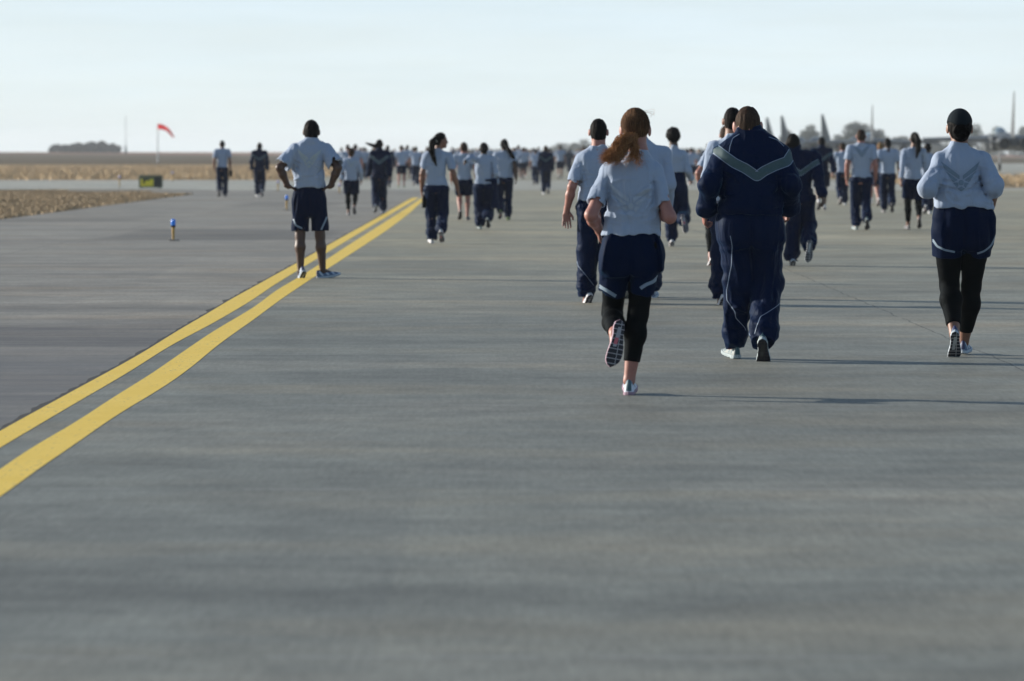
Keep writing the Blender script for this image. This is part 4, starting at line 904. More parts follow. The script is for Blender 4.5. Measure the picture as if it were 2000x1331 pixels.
# ------------------------------------------------------------ the far crowd: a few kinds of walker, copied
def copy_tree(o, parent=None):
    c = o.copy(); COL.objects.link(c); c.parent = parent
    for ch in list(o.children): 
        d = copy_tree(ch, c); d.matrix_parent_inverse = ch.matrix_parent_inverse.copy()
    return c
def crowd():
    kinds = []
    SK = ['skin_light', 'skin_tan', 'skin_dark', 'skin_light']; HM = ['hair_brown', 'hair_black', 'hair_black', 'hair_fair']
    defs = [('tee', 'shorts', 'short', 0), ('tee', 'trousers', 'buzz', 1), ('long', 'trousers', 'pony', 0), ('jacket', 'trousers', 'buzz', 2), ('tee', 'leggings', 'pony', 3), ('jacket', 'shorts', 'short', 0), ('tee', 'shorts', 'buzz', 2), ('long', 'leggings', 'bun', 1), ('tee', 'trousers', 'short', 3), ('tee', 'shorts', 'pony', 1)]
    words = dict(tee='grey t-shirt', long='grey long-sleeved shirt', jacket='navy jacket', shorts='navy shorts', trousers='navy trousers', leggings='shorts over black leggings', short='short hair', buzz='cropped hair', pony='ponytail', bun='hair bun')
    hw = ['brown', 'black', 'dark', 'fair']; used = []
    for i, (t, b, hr, sk) in enumerate(defs):
        fem = hr in ('pony', 'bun')
        used.append(dict(cx=1000, fy=340, H=1.66 if fem else 1.78, h=.024, fem=fem, skin=SK[sk], hair=hr, hairmat=HM[sk], top=t, bottom=b, shoe=['white', 'dark', 'blue'][i % 3], phase=[.2, .8][i % 2], stride=.12 + .03 * (i % 4), arms=['swing', 'down', 'swing', 'run'][i % 4], seed=40 + i, g=1 + .04 * (i % 3),
                         label='far crowd walker in %s, %s, %s %s' % (words[t], words[b], hw[sk], words[hr]), group='people in the far crowd'))
    rng = np.random.default_rng(21); spots = []
    def fill(n, x0, x1, y0, y1, jac=.2, pw=1.0):
        k = 0
        for _ in range(n * 30):
            py = y0 + (y1 - y0) * rng.uniform() ** pw; px = rng.uniform(x0, x1); X, D = ground(px, py)
            if all(abs(X - a) > .55 or abs(D - b) > 1.2 for a, b, _ in spots): spots.append((X, D, rng.uniform() < jac)); k += 1
            if k >= n: break
    fill(24, 700, 850, 322, 344, .15); fill(10, 795, 850, 336, 358, .1)
    fill(105, 880, 1165, 314, 336, .18, 1.1); fill(16, 995, 1160, 330, 352, .2); fill(10, 880, 985, 325, 345, .1)
    fill(14, 1325, 1440, 322, 352, .55); fill(26, 1510, 1720, 318, 350, .2); fill(8, 1700, 1830, 322, 352, .2)
    if ONLY: return
    n = 0; protos = []
    for i, (X, D, jac) in enumerate(spots):
        js = [3, 5] if jac else [0, 1, 2, 4, 6, 7, 8, 9]; kd = int(rng.choice(js))
        if len(protos) < len(used) and i < len(used): kd = i % len(used)
        if i < len(used):
            p = build_person(used[kd])['root']; protos.append(p); r = p
        else: r = copy_tree(protos[kd])
        r.location = (X, D, 0); s_ = rng.uniform(.94, 1.05); r.scale = (s_, s_, s_); r.rotation_euler = (0, 0, rng.uniform(-.25, .25))
t = time.time(); crowd(); print('crowd', round(time.time() - t, 1))

# ------------------------------------------------------------ ground
def sheet(name, pts, z, mat, kind='structure'):
    me = bpy.data.meshes.new(name); me.from_pydata([(x, y, z) for x, y in pts], [], [tuple(range(len(pts)))]); me.update(); me.materials.append(mat)
    o = bpy.data.objects.new(name, me); COL.objects.link(o); return tag(o, kind=kind)
def grass_material():
    m, nt, bs = new_mat('dry_grass')
    a = noise_node(nt, .035, 6, .6, coord='World', stretch=(.35, 1.0, 1)); b = noise_node(nt, 2.2, 6, .65, coord='World')
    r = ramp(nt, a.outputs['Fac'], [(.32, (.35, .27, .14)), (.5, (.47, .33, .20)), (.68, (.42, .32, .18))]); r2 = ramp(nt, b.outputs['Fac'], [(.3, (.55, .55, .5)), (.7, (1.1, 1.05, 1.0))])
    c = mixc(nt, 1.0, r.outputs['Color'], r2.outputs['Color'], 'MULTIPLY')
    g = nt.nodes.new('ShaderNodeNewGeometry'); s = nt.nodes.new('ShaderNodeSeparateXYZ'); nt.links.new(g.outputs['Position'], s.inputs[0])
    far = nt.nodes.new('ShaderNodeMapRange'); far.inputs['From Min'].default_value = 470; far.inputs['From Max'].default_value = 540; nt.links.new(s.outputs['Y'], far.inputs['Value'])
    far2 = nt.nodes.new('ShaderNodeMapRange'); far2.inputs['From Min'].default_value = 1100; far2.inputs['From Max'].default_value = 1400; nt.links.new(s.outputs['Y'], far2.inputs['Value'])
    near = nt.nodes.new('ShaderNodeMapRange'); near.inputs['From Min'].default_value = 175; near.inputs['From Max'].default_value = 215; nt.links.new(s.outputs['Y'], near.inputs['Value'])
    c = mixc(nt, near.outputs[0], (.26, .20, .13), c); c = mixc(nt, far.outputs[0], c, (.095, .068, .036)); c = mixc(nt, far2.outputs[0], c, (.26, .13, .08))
    nt.links.new(c, bs.inputs['Base Color']); bs.inputs['Roughness'].default_value = .95; bs.inputs['Specular IOR Level'].default_value = .1
    bump(nt, bs, b.outputs['Fac'], .8, .1); return m
def slab_material(name, base, patch, joints, fine=110, far_sheen=None):
    m, nt, bs = new_mat(name)
    g = nt.nodes.new('ShaderNodeNewGeometry'); s = nt.nodes.new('ShaderNodeSeparateXYZ'); nt.links.new(g.outputs['Position'], s.inputs[0]); X, Y, Z = s.outputs
    big = noise_node(nt, .32, 5, .62, coord='World', stretch=(.55, .5, 1)); band = noise_node(nt, 1.0, 5, .7, coord='World', stretch=(.16, .6, 1)); med = noise_node(nt, 2.6, 5, .6, coord='World', stretch=(.8, .7, 1)); f = noise_node(nt, fine, 3, .7, coord='World')
    r = ramp(nt, big.outputs['Fac'], [(.30, tuple(c * .80 for c in base)), (.5, base), (.66, patch)])
    hue = noise_node(nt, .75, 4, .6, coord='World', stretch=(.35, .8, 1)); brown = ramp(nt, hue.outputs['Fac'], [(.48, (1, 1, 1)), (.66, (1.02, .93, .84))])
    rb = ramp(nt, band.outputs['Fac'], [(.33, .70), (.5, 1.0), (.67, 1.20)]); rm = ramp(nt, med.outputs['Fac'], [(.33, .83), (.67, 1.15)]); rf = ramp(nt, f.outputs['Fac'], [(.28, .62), (.5, 1.0), (.72, 1.32)])
    c = mixc(nt, 1.0, mixc(nt, 1.0, r.outputs['Color'], brown.outputs['Color'], 'MULTIPLY'), rb.outputs['Color'], 'MULTIPLY'); c = mixc(nt, 1.0, c, rm.outputs['Color'], 'MULTIPLY'); c = mixc(nt, .85, c, mixc(nt, 1.0, c, rf.outputs['Color'], 'MULTIPLY'))
    gr = noise_node(nt, 34, 3, .75, coord='World', stretch=(1, .10, 1)); rg_ = ramp(nt, gr.outputs['Fac'], [(.30, .80), (.5, 1.0), (.70, 1.20)]); c = mixc(nt, .8, c, mixc(nt, 1.0, c, rg_.outputs['Color'], 'MULTIPLY'))
    cb = nt.nodes.new('ShaderNodeCombineXYZ'); nt.links.new(mathn(nt, 'FLOOR', mathn(nt, 'DIVIDE', mathn(nt, 'SUBTRACT', X, 3.4), 3.8)), cb.inputs[0]); nt.links.new(mathn(nt, 'FLOOR', mathn(nt, 'DIVIDE', Y, 6.1)), cb.inputs[1])
    wn = nt.nodes.new('ShaderNodeTexWhiteNoise'); nt.links.new(cb.outputs[0], wn.inputs['Vector']); tone = ramp(nt, wn.outputs['Value'], [(0, (.94, .945, .95)), (1, (1.05, 1.045, 1.03))]); c = mixc(nt, 1.0, c, tone.outputs['Color'], 'MULTIPLY')
    fy_ = mathn(nt, 'MULTIPLY', mathn(nt, 'FRACT', mathn(nt, 'DIVIDE', Y, 6.1)), 6.1); jl = mathn(nt, 'MULTIPLY', mathn(nt, 'LESS_THAN', fy_, .05), mathn(nt, 'GREATER_THAN', noise_node(nt, 1.3, 3, .7, coord='World').outputs['Fac'], .5)); c = mixc(nt, mathn(nt, 'MULTIPLY', jl, .35), c, (.30, .31, .30))
    vo = nt.nodes.new('ShaderNodeTexVoronoi'); vo.inputs['Scale'].default_value = .9; mp = nt.nodes.new('ShaderNodeMapping'); mp.inputs['Scale'].default_value = (1, .35, 1); nt.links.new(g.outputs['Position'], mp.inputs[0]); nt.links.new(mp.outputs[0], vo.inputs['Vector'])
    sp_ = mathn(nt, 'LESS_THAN', vo.outputs['Distance'], .022); c = mixc(nt, mathn(nt, 'MULTIPLY', sp_, .6), c, ramp(nt, mathn(nt, 'FRACT', mathn(nt, 'MULTIPLY', vo.outputs['Distance'], 91.0)), [(.6, (.03, .03, .03)), (.65, (.4, .4, .38))]).outputs['Color'])
    wob = mathn(nt, 'MULTIPLY', mathn(nt, 'SUBTRACT', noise_node(nt, 1.1, 6, .75, coord='World').outputs['Fac'], .5), .16)
    for (x0, w, dark) in joints:
        d = mathn(nt, 'ABSOLUTE', mathn(nt, 'SUBTRACT', mathn(nt, 'ADD', X, wob), x0)); k = mathn(nt, 'LESS_THAN', d, w)
        brk = mathn(nt, 'GREATER_THAN', noise_node(nt, .9, 3, coord='World').outputs['Fac'], .40); k = mathn(nt, 'MULTIPLY', k, brk)
        c = mixc(nt, mathn(nt, 'MULTIPLY', k, dark), c, (.02, .02, .02))
    if far_sheen:      # grazing sheen and haze painted into the colour: paler, warmer with distance
        ft_ = nt.nodes.new('ShaderNodeMapRange'); ft_.inputs['From Min'].default_value = 34; ft_.inputs['From Max'].default_value = 75; nt.links.new(mathn(nt, 'ADD', Y, mathn(nt, 'MULTIPLY', mathn(nt, 'SUBTRACT', big.outputs['Fac'], .5), 40.0)), ft_.inputs['Value']); c = mixc(nt, ft_.outputs[0], c, mixc(nt, 1.0, c, far_sheen, 'MULTIPLY'))
    nt.links.new(c, bs.inputs['Base Color']); bs.inputs['Roughness'].default_value = .66; bs.inputs['Specular IOR Level'].default_value = .5
    h = mathn(nt, 'ADD', f.outputs['Fac'], mathn(nt, 'MULTIPLY', med.outputs['Fac'], 2.0)); bump(nt, bs, h, .35, .006)
    return m, nt, bs, X, Y, c
concrete, cnt, cbs, _, _, _ = slab_material('concrete_slab', (.172, .182, .162), (.212, .210, .180), [(3.40, .007, .7), (10.9, .014, .5)], far_sheen=(1.62, 1.46, 1.19))
pale, *_ = slab_material('pale_concrete', (.36, .36, .31), (.42, .41, .35), [])
asphalt, ant, abs_, AX, AY, AC = slab_material('old_asphalt', (.235, .220, .188), (.265, .248, .212), [(-7.2, .010, .6)], fine=200)
# dark tar stains with shapes of their own
def stain(nt, X, Y, col, x0, x1, y0, y1, soft, k, tint):
    wob = mathn(nt, 'MULTIPLY', mathn(nt, 'SUBTRACT', noise_node(nt, .7, 5, .7, coord='World').outputs['Fac'], .5), soft * 3)
    def edge(v, a, b_):
        mr = nt.nodes.new('ShaderNodeMapRange'); mr.interpolation_type = 'SMOOTHSTEP'; mr.inputs['From Min'].default_value = a; mr.inputs['From Max'].default_value = b_; nt.links.new(v, mr.inputs['Value']); return mr.outputs[0]
    XX = mathn(nt, 'ADD', X, wob); YY = mathn(nt, 'ADD', Y, mathn(nt, 'MULTIPLY', wob, 2.0))
    stk = ramp(nt, noise_node(nt, 1.5, 6, .75, coord='World', stretch=(.22, 1.0, 1)).outputs['Fac'], [(.36, .25), (.62, 1.0)]).outputs['Color']
    f = mathn(nt, 'MULTIPLY', mathn(nt, 'MULTIPLY', edge(XX, x0 - soft, x0 + soft), edge(XX, x1 + soft, x1 - soft)), mathn(nt, 'MULTIPLY', edge(YY, y0 - soft, y0 + soft), edge(YY, y1 + soft * 4, y1 - soft * 4)))
    return mixc(nt, mathn(nt, 'MULTIPLY', mathn(nt, 'MULTIPLY', f, stk), k * 1.25, clamp=True), col, tint)
AC = stain(ant, AX, AY, AC, -6.9, -3.1, 70.2, 80, .25, .55, (.05, .045, .04)); AC = stain(ant, AX, AY, AC, -14, 1, 0, 33, 1.6, .62, (.135, .134, .137)); AC = stain(ant, AX, AY, AC, -9, -1.6, 31.6, 36.4, .42, .62, (.065, .060, .062)); AC = stain(ant, AX, AY, AC, -8, -2.0, 38.6, 40.2, .2, .3, (.09, .085, .085)); AC = stain(ant, AX, AY, AC, -9, -1, 25, 30.5, .6, .3, (.07, .07, .08)); AC = stain(ant, AX, AY, AC, -11, -8, 88, 104, .3, .2, (.06, .055, .05))
AC = stain(ant, AX, AY, AC, -3.6, -2.2, 18, 27, .3, .3, (.07, .065, .065)); AC = stain(ant, AX, AY, AC, -7.6, -4.8, 112, 124, .3, .4, (.06, .055, .05))
ant.links.new(AC, abs_.inputs['Base Color'])
grass = grass_material()
# ground with a faint rise on the far left
gx = np.concatenate([[-2500, -1200, -600, -300, -150, -60, -20], np.linspace(-10, 300, 6), [600, 1500, 2500]]); gy = np.array([-60, 0, 100, 300, 500, 650, 800, 1000, 1200, 1500, 2000, 2600, 3400, 4200.])
V = []; Q = []
for j, y in enumerate(gy):
    for i, x in enumerate(gx):
        k = np.clip((y - 500) / 1000, 0, 1); k = k * k * (3 - 2 * k); kx = np.clip((-x - 15) / 100, 0, 1); V.append((x, y, 1.55 * k * kx))
nx = len(gx)
for j in range(len(gy) - 1):
    for i in range(nx - 1): Q.append((j * nx + i, j * nx + i + 1, (j + 1) * nx + i + 1, (j + 1) * nx + i))
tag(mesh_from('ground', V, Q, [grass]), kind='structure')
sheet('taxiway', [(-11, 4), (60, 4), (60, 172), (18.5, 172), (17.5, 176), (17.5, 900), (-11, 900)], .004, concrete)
# crossing taxiway: paler concrete, and the parking ramp to the right
sheet('crossing_taxiway', [(-300, 168), (-14, 166), (-11, 163), (17.5, 163), (200, 163), (200, 170), (17.5, 172), (17.5, 214), (-11, 217), (-14, 222), (-300, 222)], .008, pale)
sheet('parking_ramp', [(17.6, 262), (400, 262), (400, 560), (17.6, 560)], .012, pale)
# left shoulder of older asphalt: its inner edge follows the outer yellow line
Lt = [(-60, 878), (0, 844), (24, 830), (80, 800), (155.5, 758), (252.4, 706.5), (342.6, 650), (412.4, 609.6), (459.8, 580.3), (504.8, 556.5), (527.4, 543), (566, 522.5), (663.6, 466.6), (730, 430), (799, 390), (815.8, 381.5)]
Lb = [(-60, 913), (0, 877), (52, 846), (80, 829), (162, 781), (270.4, 717.8), (333.5, 675), (405.7, 638.9), (486.8, 591.6), (534, 558.5), (589, 525), (653, 486), (720, 445.5), (799, 398), (821, 385)]
Rt = [(-60, 961), (0, 920), (40, 888), (95.7, 857), (147.6, 828), (211.8, 783), (288.5, 738), (383, 670.4), (428, 641), (495.8, 602.8), (540.9, 566), (586, 542), (628, 514.5), (679, 480.7), (730, 448.5), (799, 404), (822.5, 388)]
Rb = [(-60, 1013), (0, 973), (40, 947), (67.8, 923.7), (95.7, 901.7), (159.6, 862), (199.4, 832), (252.4, 796.6), (324.5, 756), (383, 713), (419, 679.5), (450.7, 657), (518.3, 609.6), (550, 584.8), (599.5, 551), (643, 524.5), (704.5, 484.5), (755.6, 451), (799, 418), (828, 391)]
def edge_fn(tr):
    w = sorted([(ground(px, py)[1], ground(px, py)[0]) for px, py in tr]); D = np.array([a for a, _ in w]); X = np.array([b for _, b in w])
    sl = (X[3] - X[0]) / (D[3] - D[0]); D = np.concatenate([[4], D]); X = np.concatenate([[X[0] - sl * (D[1] - 4)], X]); return lambda y: np.interp(y, D, X)
eLt, eLb, eRt, eRb = map(edge_fn, (Lt, Lb, Rt, Rb))
ys = np.concatenate([np.linspace(4, 14, 8), np.exp(np.linspace(math.log(14.3), math.log(136), 420))]); rj = np.random.default_rng(2)
def smooth(v, k=5):
    vp = np.pad(v, k, mode='edge'); ke = np.hanning(2 * k + 3)[1:-1]; ke /= ke.sum(); return np.convolve(vp, ke, 'valid')
cl = smooth((eLt(ys) + eLb(ys)) / 2, 24); cr = smooth((eRt(ys) + eRb(ys)) / 2, 24); wl = smooth(eLb(ys) - eLt(ys), 16); wr_ = smooth(eRb(ys) - eRt(ys), 16)
wl = np.clip(wl, .10, .26); wr_ = np.clip(wr_, .14, .30)
def line_mesh(name, a, b, z, mat, label=None):
    n = len(ys); V = np.concatenate([np.stack([a, ys, np.full(n, z)], 1), np.stack([b, ys, np.full(n, z)], 1)]); i = np.arange(n - 1)
    o = mesh_from(name, V, np.stack([i, i + n, i + n + 1, i + 1], 1), [mat]); return tag(o, kind='structure')
yel, ynt, ybs = new_mat('yellow_road_paint'); n1 = noise_node(ynt, 3.0, 6, .7, coord='World', stretch=(1, .5, 1)); n2 = noise_node(ynt, 45, 4, .75, coord='World', stretch=(1, .2, 1))
r = ramp(ynt, n1.outputs['Fac'], [(.3, (.78, .52, .035)), (.7, (.86, .60, .085))]); w = mathn(ynt, 'GREATER_THAN', mathn(ynt, 'ADD', n2.outputs['Fac'], mathn(ynt, 'MULTIPLY', n1.outputs['Fac'], .35)), .80)
ynt.links.new(mixc(ynt, mathn(ynt, 'MULTIPLY', w, .55), r.outputs['Color'], (.15, .14, .12)), ybs.inputs['Base Color']); ybs.inputs['Roughness'].default_value = .6; bump(ynt, ybs, n2.outputs['Fac'], .3, .004)
line_mesh('outer_yellow_line', cl - wl / 2, cl + wl / 2, .0056, yel); line_mesh('inner_yellow_line', cr - wr_ / 2, cr + wr_ / 2, .0056, yel)
tar = simple_mat('tar', (.022, .02, .018), .8, .3, 20, .4, .01)
jit = smooth(rj.normal(0, .012, len(ys)), 1) + smooth(rj.normal(0, .02, len(ys)), 4)
line_mesh('tar_edge', cl - wl / 2 - .018 - np.abs(jit) * 1.6, cl - wl / 2 + .012, .0051, tar)
yi = np.concatenate([ys, [147, 150, 153, 156, 160, 163.5]]); xi = np.concatenate([cl - .02, [-2.9] * 6])
V = []; n = len(yi)
xo = np.where(yi < 147, -11.0, -11.0 - np.clip((yi - 147) / 16.5, 0, 1) ** 1.6 * 9); yo = np.array(yi)
V = np.concatenate([np.stack([xo, yo, np.full(n, .0046)], 1), np.stack([xi, yi, np.full(n, .0046)], 1)]); i = np.arange(n - 1)
tag(mesh_from('asphalt_shoulder', V, np.stack([i, i + n, i + n + 1, i + 1], 1), [asphalt]), kind='structure')

# ------------------------------------------------------------ dry grass tufts near the pavement edges
def tufts(name, boxes, n, hgt, seed, mat=None):
    rng = np.random.default_rng(seed); A = np.array([(b[1] - b[0]) * (b[3] - b[2]) for b in boxes]); pick = rng.choice(len(boxes), n, p=A / A.sum()); B = np.array([b[:4] for b in boxes])[pick]
    x = B[:, 0] + (B[:, 1] - B[:, 0]) * rng.uniform(size=n); y = B[:, 2] + (B[:, 3] - B[:, 2]) * rng.uniform(size=n)
    cl_ = np.sin(x * 1.7 + np.sin(y * .5) * 2) * np.cos(y * .9 + x * .6) * .5 + .5
    h = hgt * (.6 + .5 * cl_) * rng.uniform(.5, 1.2, n); a = rng.uniform(0, 6.28, n); w = .03 * rng.uniform(.6, 1.6, n); lx = rng.normal(0, .35, n) * h; ly = rng.normal(0, .35, n) * h
    p0 = np.stack([x - np.cos(a) * w, y - np.sin(a) * w, np.zeros(n)], 1); p1 = np.stack([x + np.cos(a) * w, y + np.sin(a) * w, np.zeros(n)], 1); p2 = np.stack([x + lx, y + ly, h], 1)
    V = np.stack([p0, p1, p2], 1).reshape(-1, 3); return mesh_from(name, V, np.arange(3 * n).reshape(n, 3), [mat or straw], smooth=False)
straw_far = simple_mat('pale_straw_blades', (.50, .37, .22), .85, .25, .3)
straw, snt, sbs = new_mat('straw_blades'); n1 = noise_node(snt, .5, 4, .6, coord='World', stretch=(1, .4, 1)); r = ramp(snt, n1.outputs['Fac'], [(.3, (.30, .225, .13)), (.5, (.37, .275, .165)), (.7, (.43, .32, .195))]); snt.links.new(r.outputs['Color'], sbs.inputs['Base Color']); sbs.inputs['Roughness'].default_value = .8
o = tufts('grass', [(-24, -11.05, 84, 148), (-25, -13, 148, 154), (-26, -16.5, 154, 159), (-27, -20, 159, 163)], 130000, .085, 5); tag(o, 'dry straw-coloured grass on the strip left of the pavement', 'grass', kind='stuff')
o = tufts('grass', [(-60, -12, 224, 420), (17.8, 60, 180, 258)], 60000, .30, 6, straw_far); tag(o, 'tall dry grass in the fields beyond the crossing taxiway', 'grass', kind='stuff')

# ------------------------------------------------------------ lights, sign, windsock, mast
blue_glass = simple_mat('blue_lens', (.01, .22, .85), .25, .1, 10); amber = simple_mat('yellow_stem', (.42, .25, .05), .5, .15, 20); purple = simple_mat('faded_violet_lens', (.40, .38, .62), .3, .05)
steel = simple_mat('galvanised_steel', (.35, .37, .38), .45, .1, 20, metal=.4)
jet_base = simple_mat('dull_cast_iron', (.10, .10, .10), .8)
def edge_light(px, py, lens, label, hgt=.36):
    X, D = ground(px, py); r = empty('taxiway_light', (X, D, 0))
    m = MB(); m.tube([(0, 0, 0), (0, 0, .018), (0, 0, .022)], [.10, .10, .03], 18); m.build('base_plate', jet_base, r)
    m = MB(); m.tube([(0, 0, .018), (0, 0, .03), (0, 0, .10), (0, 0, hgt - .13)], [.020, .019, .022, .027], 14); m.build('stem', amber, r)
    m = MB(); m.tube([(0, 0, hgt - .135), (0, 0, hgt - .12), (0, 0, hgt - .105)], [.032, .038, .038], 16); m.build('collar', M['legging'], r)
    m = MB(); m.tube([(0, 0, hgt - .106), (0, 0, hgt - .06), (0, 0, hgt - .02), (0, 0, hgt - .004), (0, 0, hgt)], [.036, .039, .036, .024, .008], 18); m.build('lens', lens, r)
    tag(r, label, 'taxiway light', 'blue lights along the pavement edge'); return r
edge_light(338.5, 471, blue_glass, 'nearest blue-topped light on an amber stem, standing alone on the asphalt')
edge_light(560, 411, blue_glass, 'blue-topped light just left of the man with hands on hips', .38)
edge_light(663, 378, purple, 'pale-topped light left of the short woman in leggings', .36)
edge_light(233.5, 367, purple, 'pale-topped light in the grass left of the black and yellow sign', .5)
edge_light(337, 355, purple, 'faded violet light at the edge of the far field right of the sign', .5)
edge_light(543, 374, purple, 'pale-topped light between the tracksuit walker and the man with hands on hips', .42)
X, D = ground(294.5, 369.5); r = empty('taxiway_sign', (X, D, 0)); k = D / F_PX
m = MB(); m.box((0, 0, .30), (.47, .10, .25)); m.build('cabinet', simple_mat('olive_cabinet', (.11, .12, .06), .5), r, bevel=.015)
m = MB(); m.box((-.14, -.104, .25), (.25, .006, .14)); m.build('yellow_panel', simple_mat('yellow_panel', (.75, .62, .02), .4), r)
m = MB(); m.box((.29, -.104, .29), (.14, .006, .20)); m.build('black_panel', simple_mat('black_panel', (.012, .014, .008), .4), r)
m = MB(); m.box((-.26, -.114, .30), (.035, .004, .10)); m.box((-.16, -.114, .36), (.13, .004, .03)); m.box((.31, -.114, .20), (.05, .004, .03)); m.build('symbol', simple_mat('dark_symbol', (.03, .035, .01), .5), r)
for s in (-1, 1):
    m = MB(); m.box((s * .34, 0, .026), (.03, .03, .025)); m.build('leg', steel, r)
tag(r, 'low olive box sign with a yellow and a black panel on the grass strip', 'sign')
D = 600; s = F_PX / D; X = (308 - 1000) / s; r = empty('windsock', (X, D, 0)); top = CAMZ + (298 - 243) / s
m = MB(); m.tube([(0, 0, 0), (0, 0, top)], [.10, .05], 12); m.build('pole', simple_mat('white_pole', (.55, .56, .56), .5), r)
m = MB(); pts = [(.02, 0, top - .32), (.55, 0, top - .38), (1.2, 0, top - .62), (1.75, 0, top - 1.15), (2.25, 0, top - 1.85)]; m.tube(pts, [.40, .36, .29, .22, .14], 16, False)
redm, rnt, rbs = new_mat('windsock_cloth'); tc = rnt.nodes.new('ShaderNodeTexCoord'); sx = rnt.nodes.new('ShaderNodeSeparateXYZ'); rnt.links.new(tc.outputs['Object'], sx.inputs[0])
rr_ = ramp(rnt, mathn(rnt, 'DIVIDE', sx.outputs['X'], 2.3), [(.45, (.92, .012, .02)), (.95, (.95, .45, .42))]); rnt.links.new(rr_.outputs['Color'], rbs.inputs['Base Color']); rbs.inputs['Roughness'].default_value = .8
sock = m.build('sock', redm, r); tr = rnt.nodes.new('ShaderNodeBsdfTranslucent'); rnt.links.new(rr_.outputs['Color'], tr.inputs['Color']); mx = rnt.nodes.new('ShaderNodeMixShader'); mx.inputs[0].default_value = .5; rnt.links.new(rbs.outputs[0], mx.inputs[1]); rnt.links.new(tr.outputs[0], mx.inputs[2]); rnt.links.new(mx.outputs[0], rnt.nodes['Material Output'].inputs[0])
m = MB(); m.tube([(.02, .4 * math.cos(t), top - .32 + .4 * math.sin(t)) for t in np.linspace(0, 6.2832, 17)], .02, 6, False); m.build('hoop', steel, r)
tag(r, 'red windsock drooping from a pale pole on the field', 'windsock')
D = 900; s = F_PX / D; r = empty('radio_mast', ((245.5 - 1000) / s, D, 1.2)); hgt = CAMZ + 71 / s - 1.2
m = MB()
for a in range(3):
    c, q = .14 * math.cos(a * 2.094), .14 * math.sin(a * 2.094); m.tube([(c, q, 0), (c * .6, q * .6, hgt)], .022, 6)
for i in range(24):
    z = i * hgt / 24; a = (i % 3) * 2.094; b = ((i + 1) % 3) * 2.094; m.tube([(.13 * math.cos(a), .13 * math.sin(a), z), (.13 * math.cos(b), .13 * math.sin(b), z + hgt / 24)], .012, 5)
m.build('lattice', simple_mat('grey_mast', (.28, .29, .32), .6), r)
m = MB(); m.box((.0, 0, 1.1), (.18, .15, .55)); m.box((.06, 0, .3), (.26, .2, .3)); m.build('equipment_box', simple_mat('dark_cabinet', (.12, .14, .16), .6), r, smooth=False)
tag(r, 'thin lattice mast on the horizon between the dark grove and the windsock', 'mast')

# ------------------------------------------------------------ parked jets
jet_grey = simple_mat('jet_grey', (.045, .052, .060), .5, .18, 1.2); jet_dark = simple_mat('jet_dark', (.035, .04, .045), .5, .1, 3); jet_pale = simple_mat('jet_pale', (.36, .38, .40), .5, .1, 1.5)
glass = simple_mat('canopy_glass', (.02, .03, .04), .08, .05); tyre = simple_mat('tyre_rubber', (.012, .012, .012), .8)
def plate(m, poly, t, axis, tip=.35):
    """tapered flat surface: poly of 4 (root front, tip front, tip back, root back)"""
    P = np.array(poly, float); n = np.zeros(3); n[axis] = 1; top = []; 
    ring0 = [P[0] , (P[0] + P[3]) / 2 + n * t, P[3], (P[0] + P[3]) / 2 - n * t]; ring1 = [P[1], (P[1] + P[2]) / 2 + n * t * tip, P[2], (P[1] + P[2]) / 2 - n * t * tip]
    m.loft([ring0, ring1])
def sect(y, cx, cz, a, b, n=16, e=2.6):
    out = []
    for j in range(n):
        t = 2 * math.pi * j / n; c, s_ = math.cos(t), math.sin(t); out.append((cx + a * abs(c) ** (2 / e) * (1 if c > 0 else -1), y, cz + b * abs(s_) ** (2 / e) * (1 if s_ > 0 else -1)))
    return out
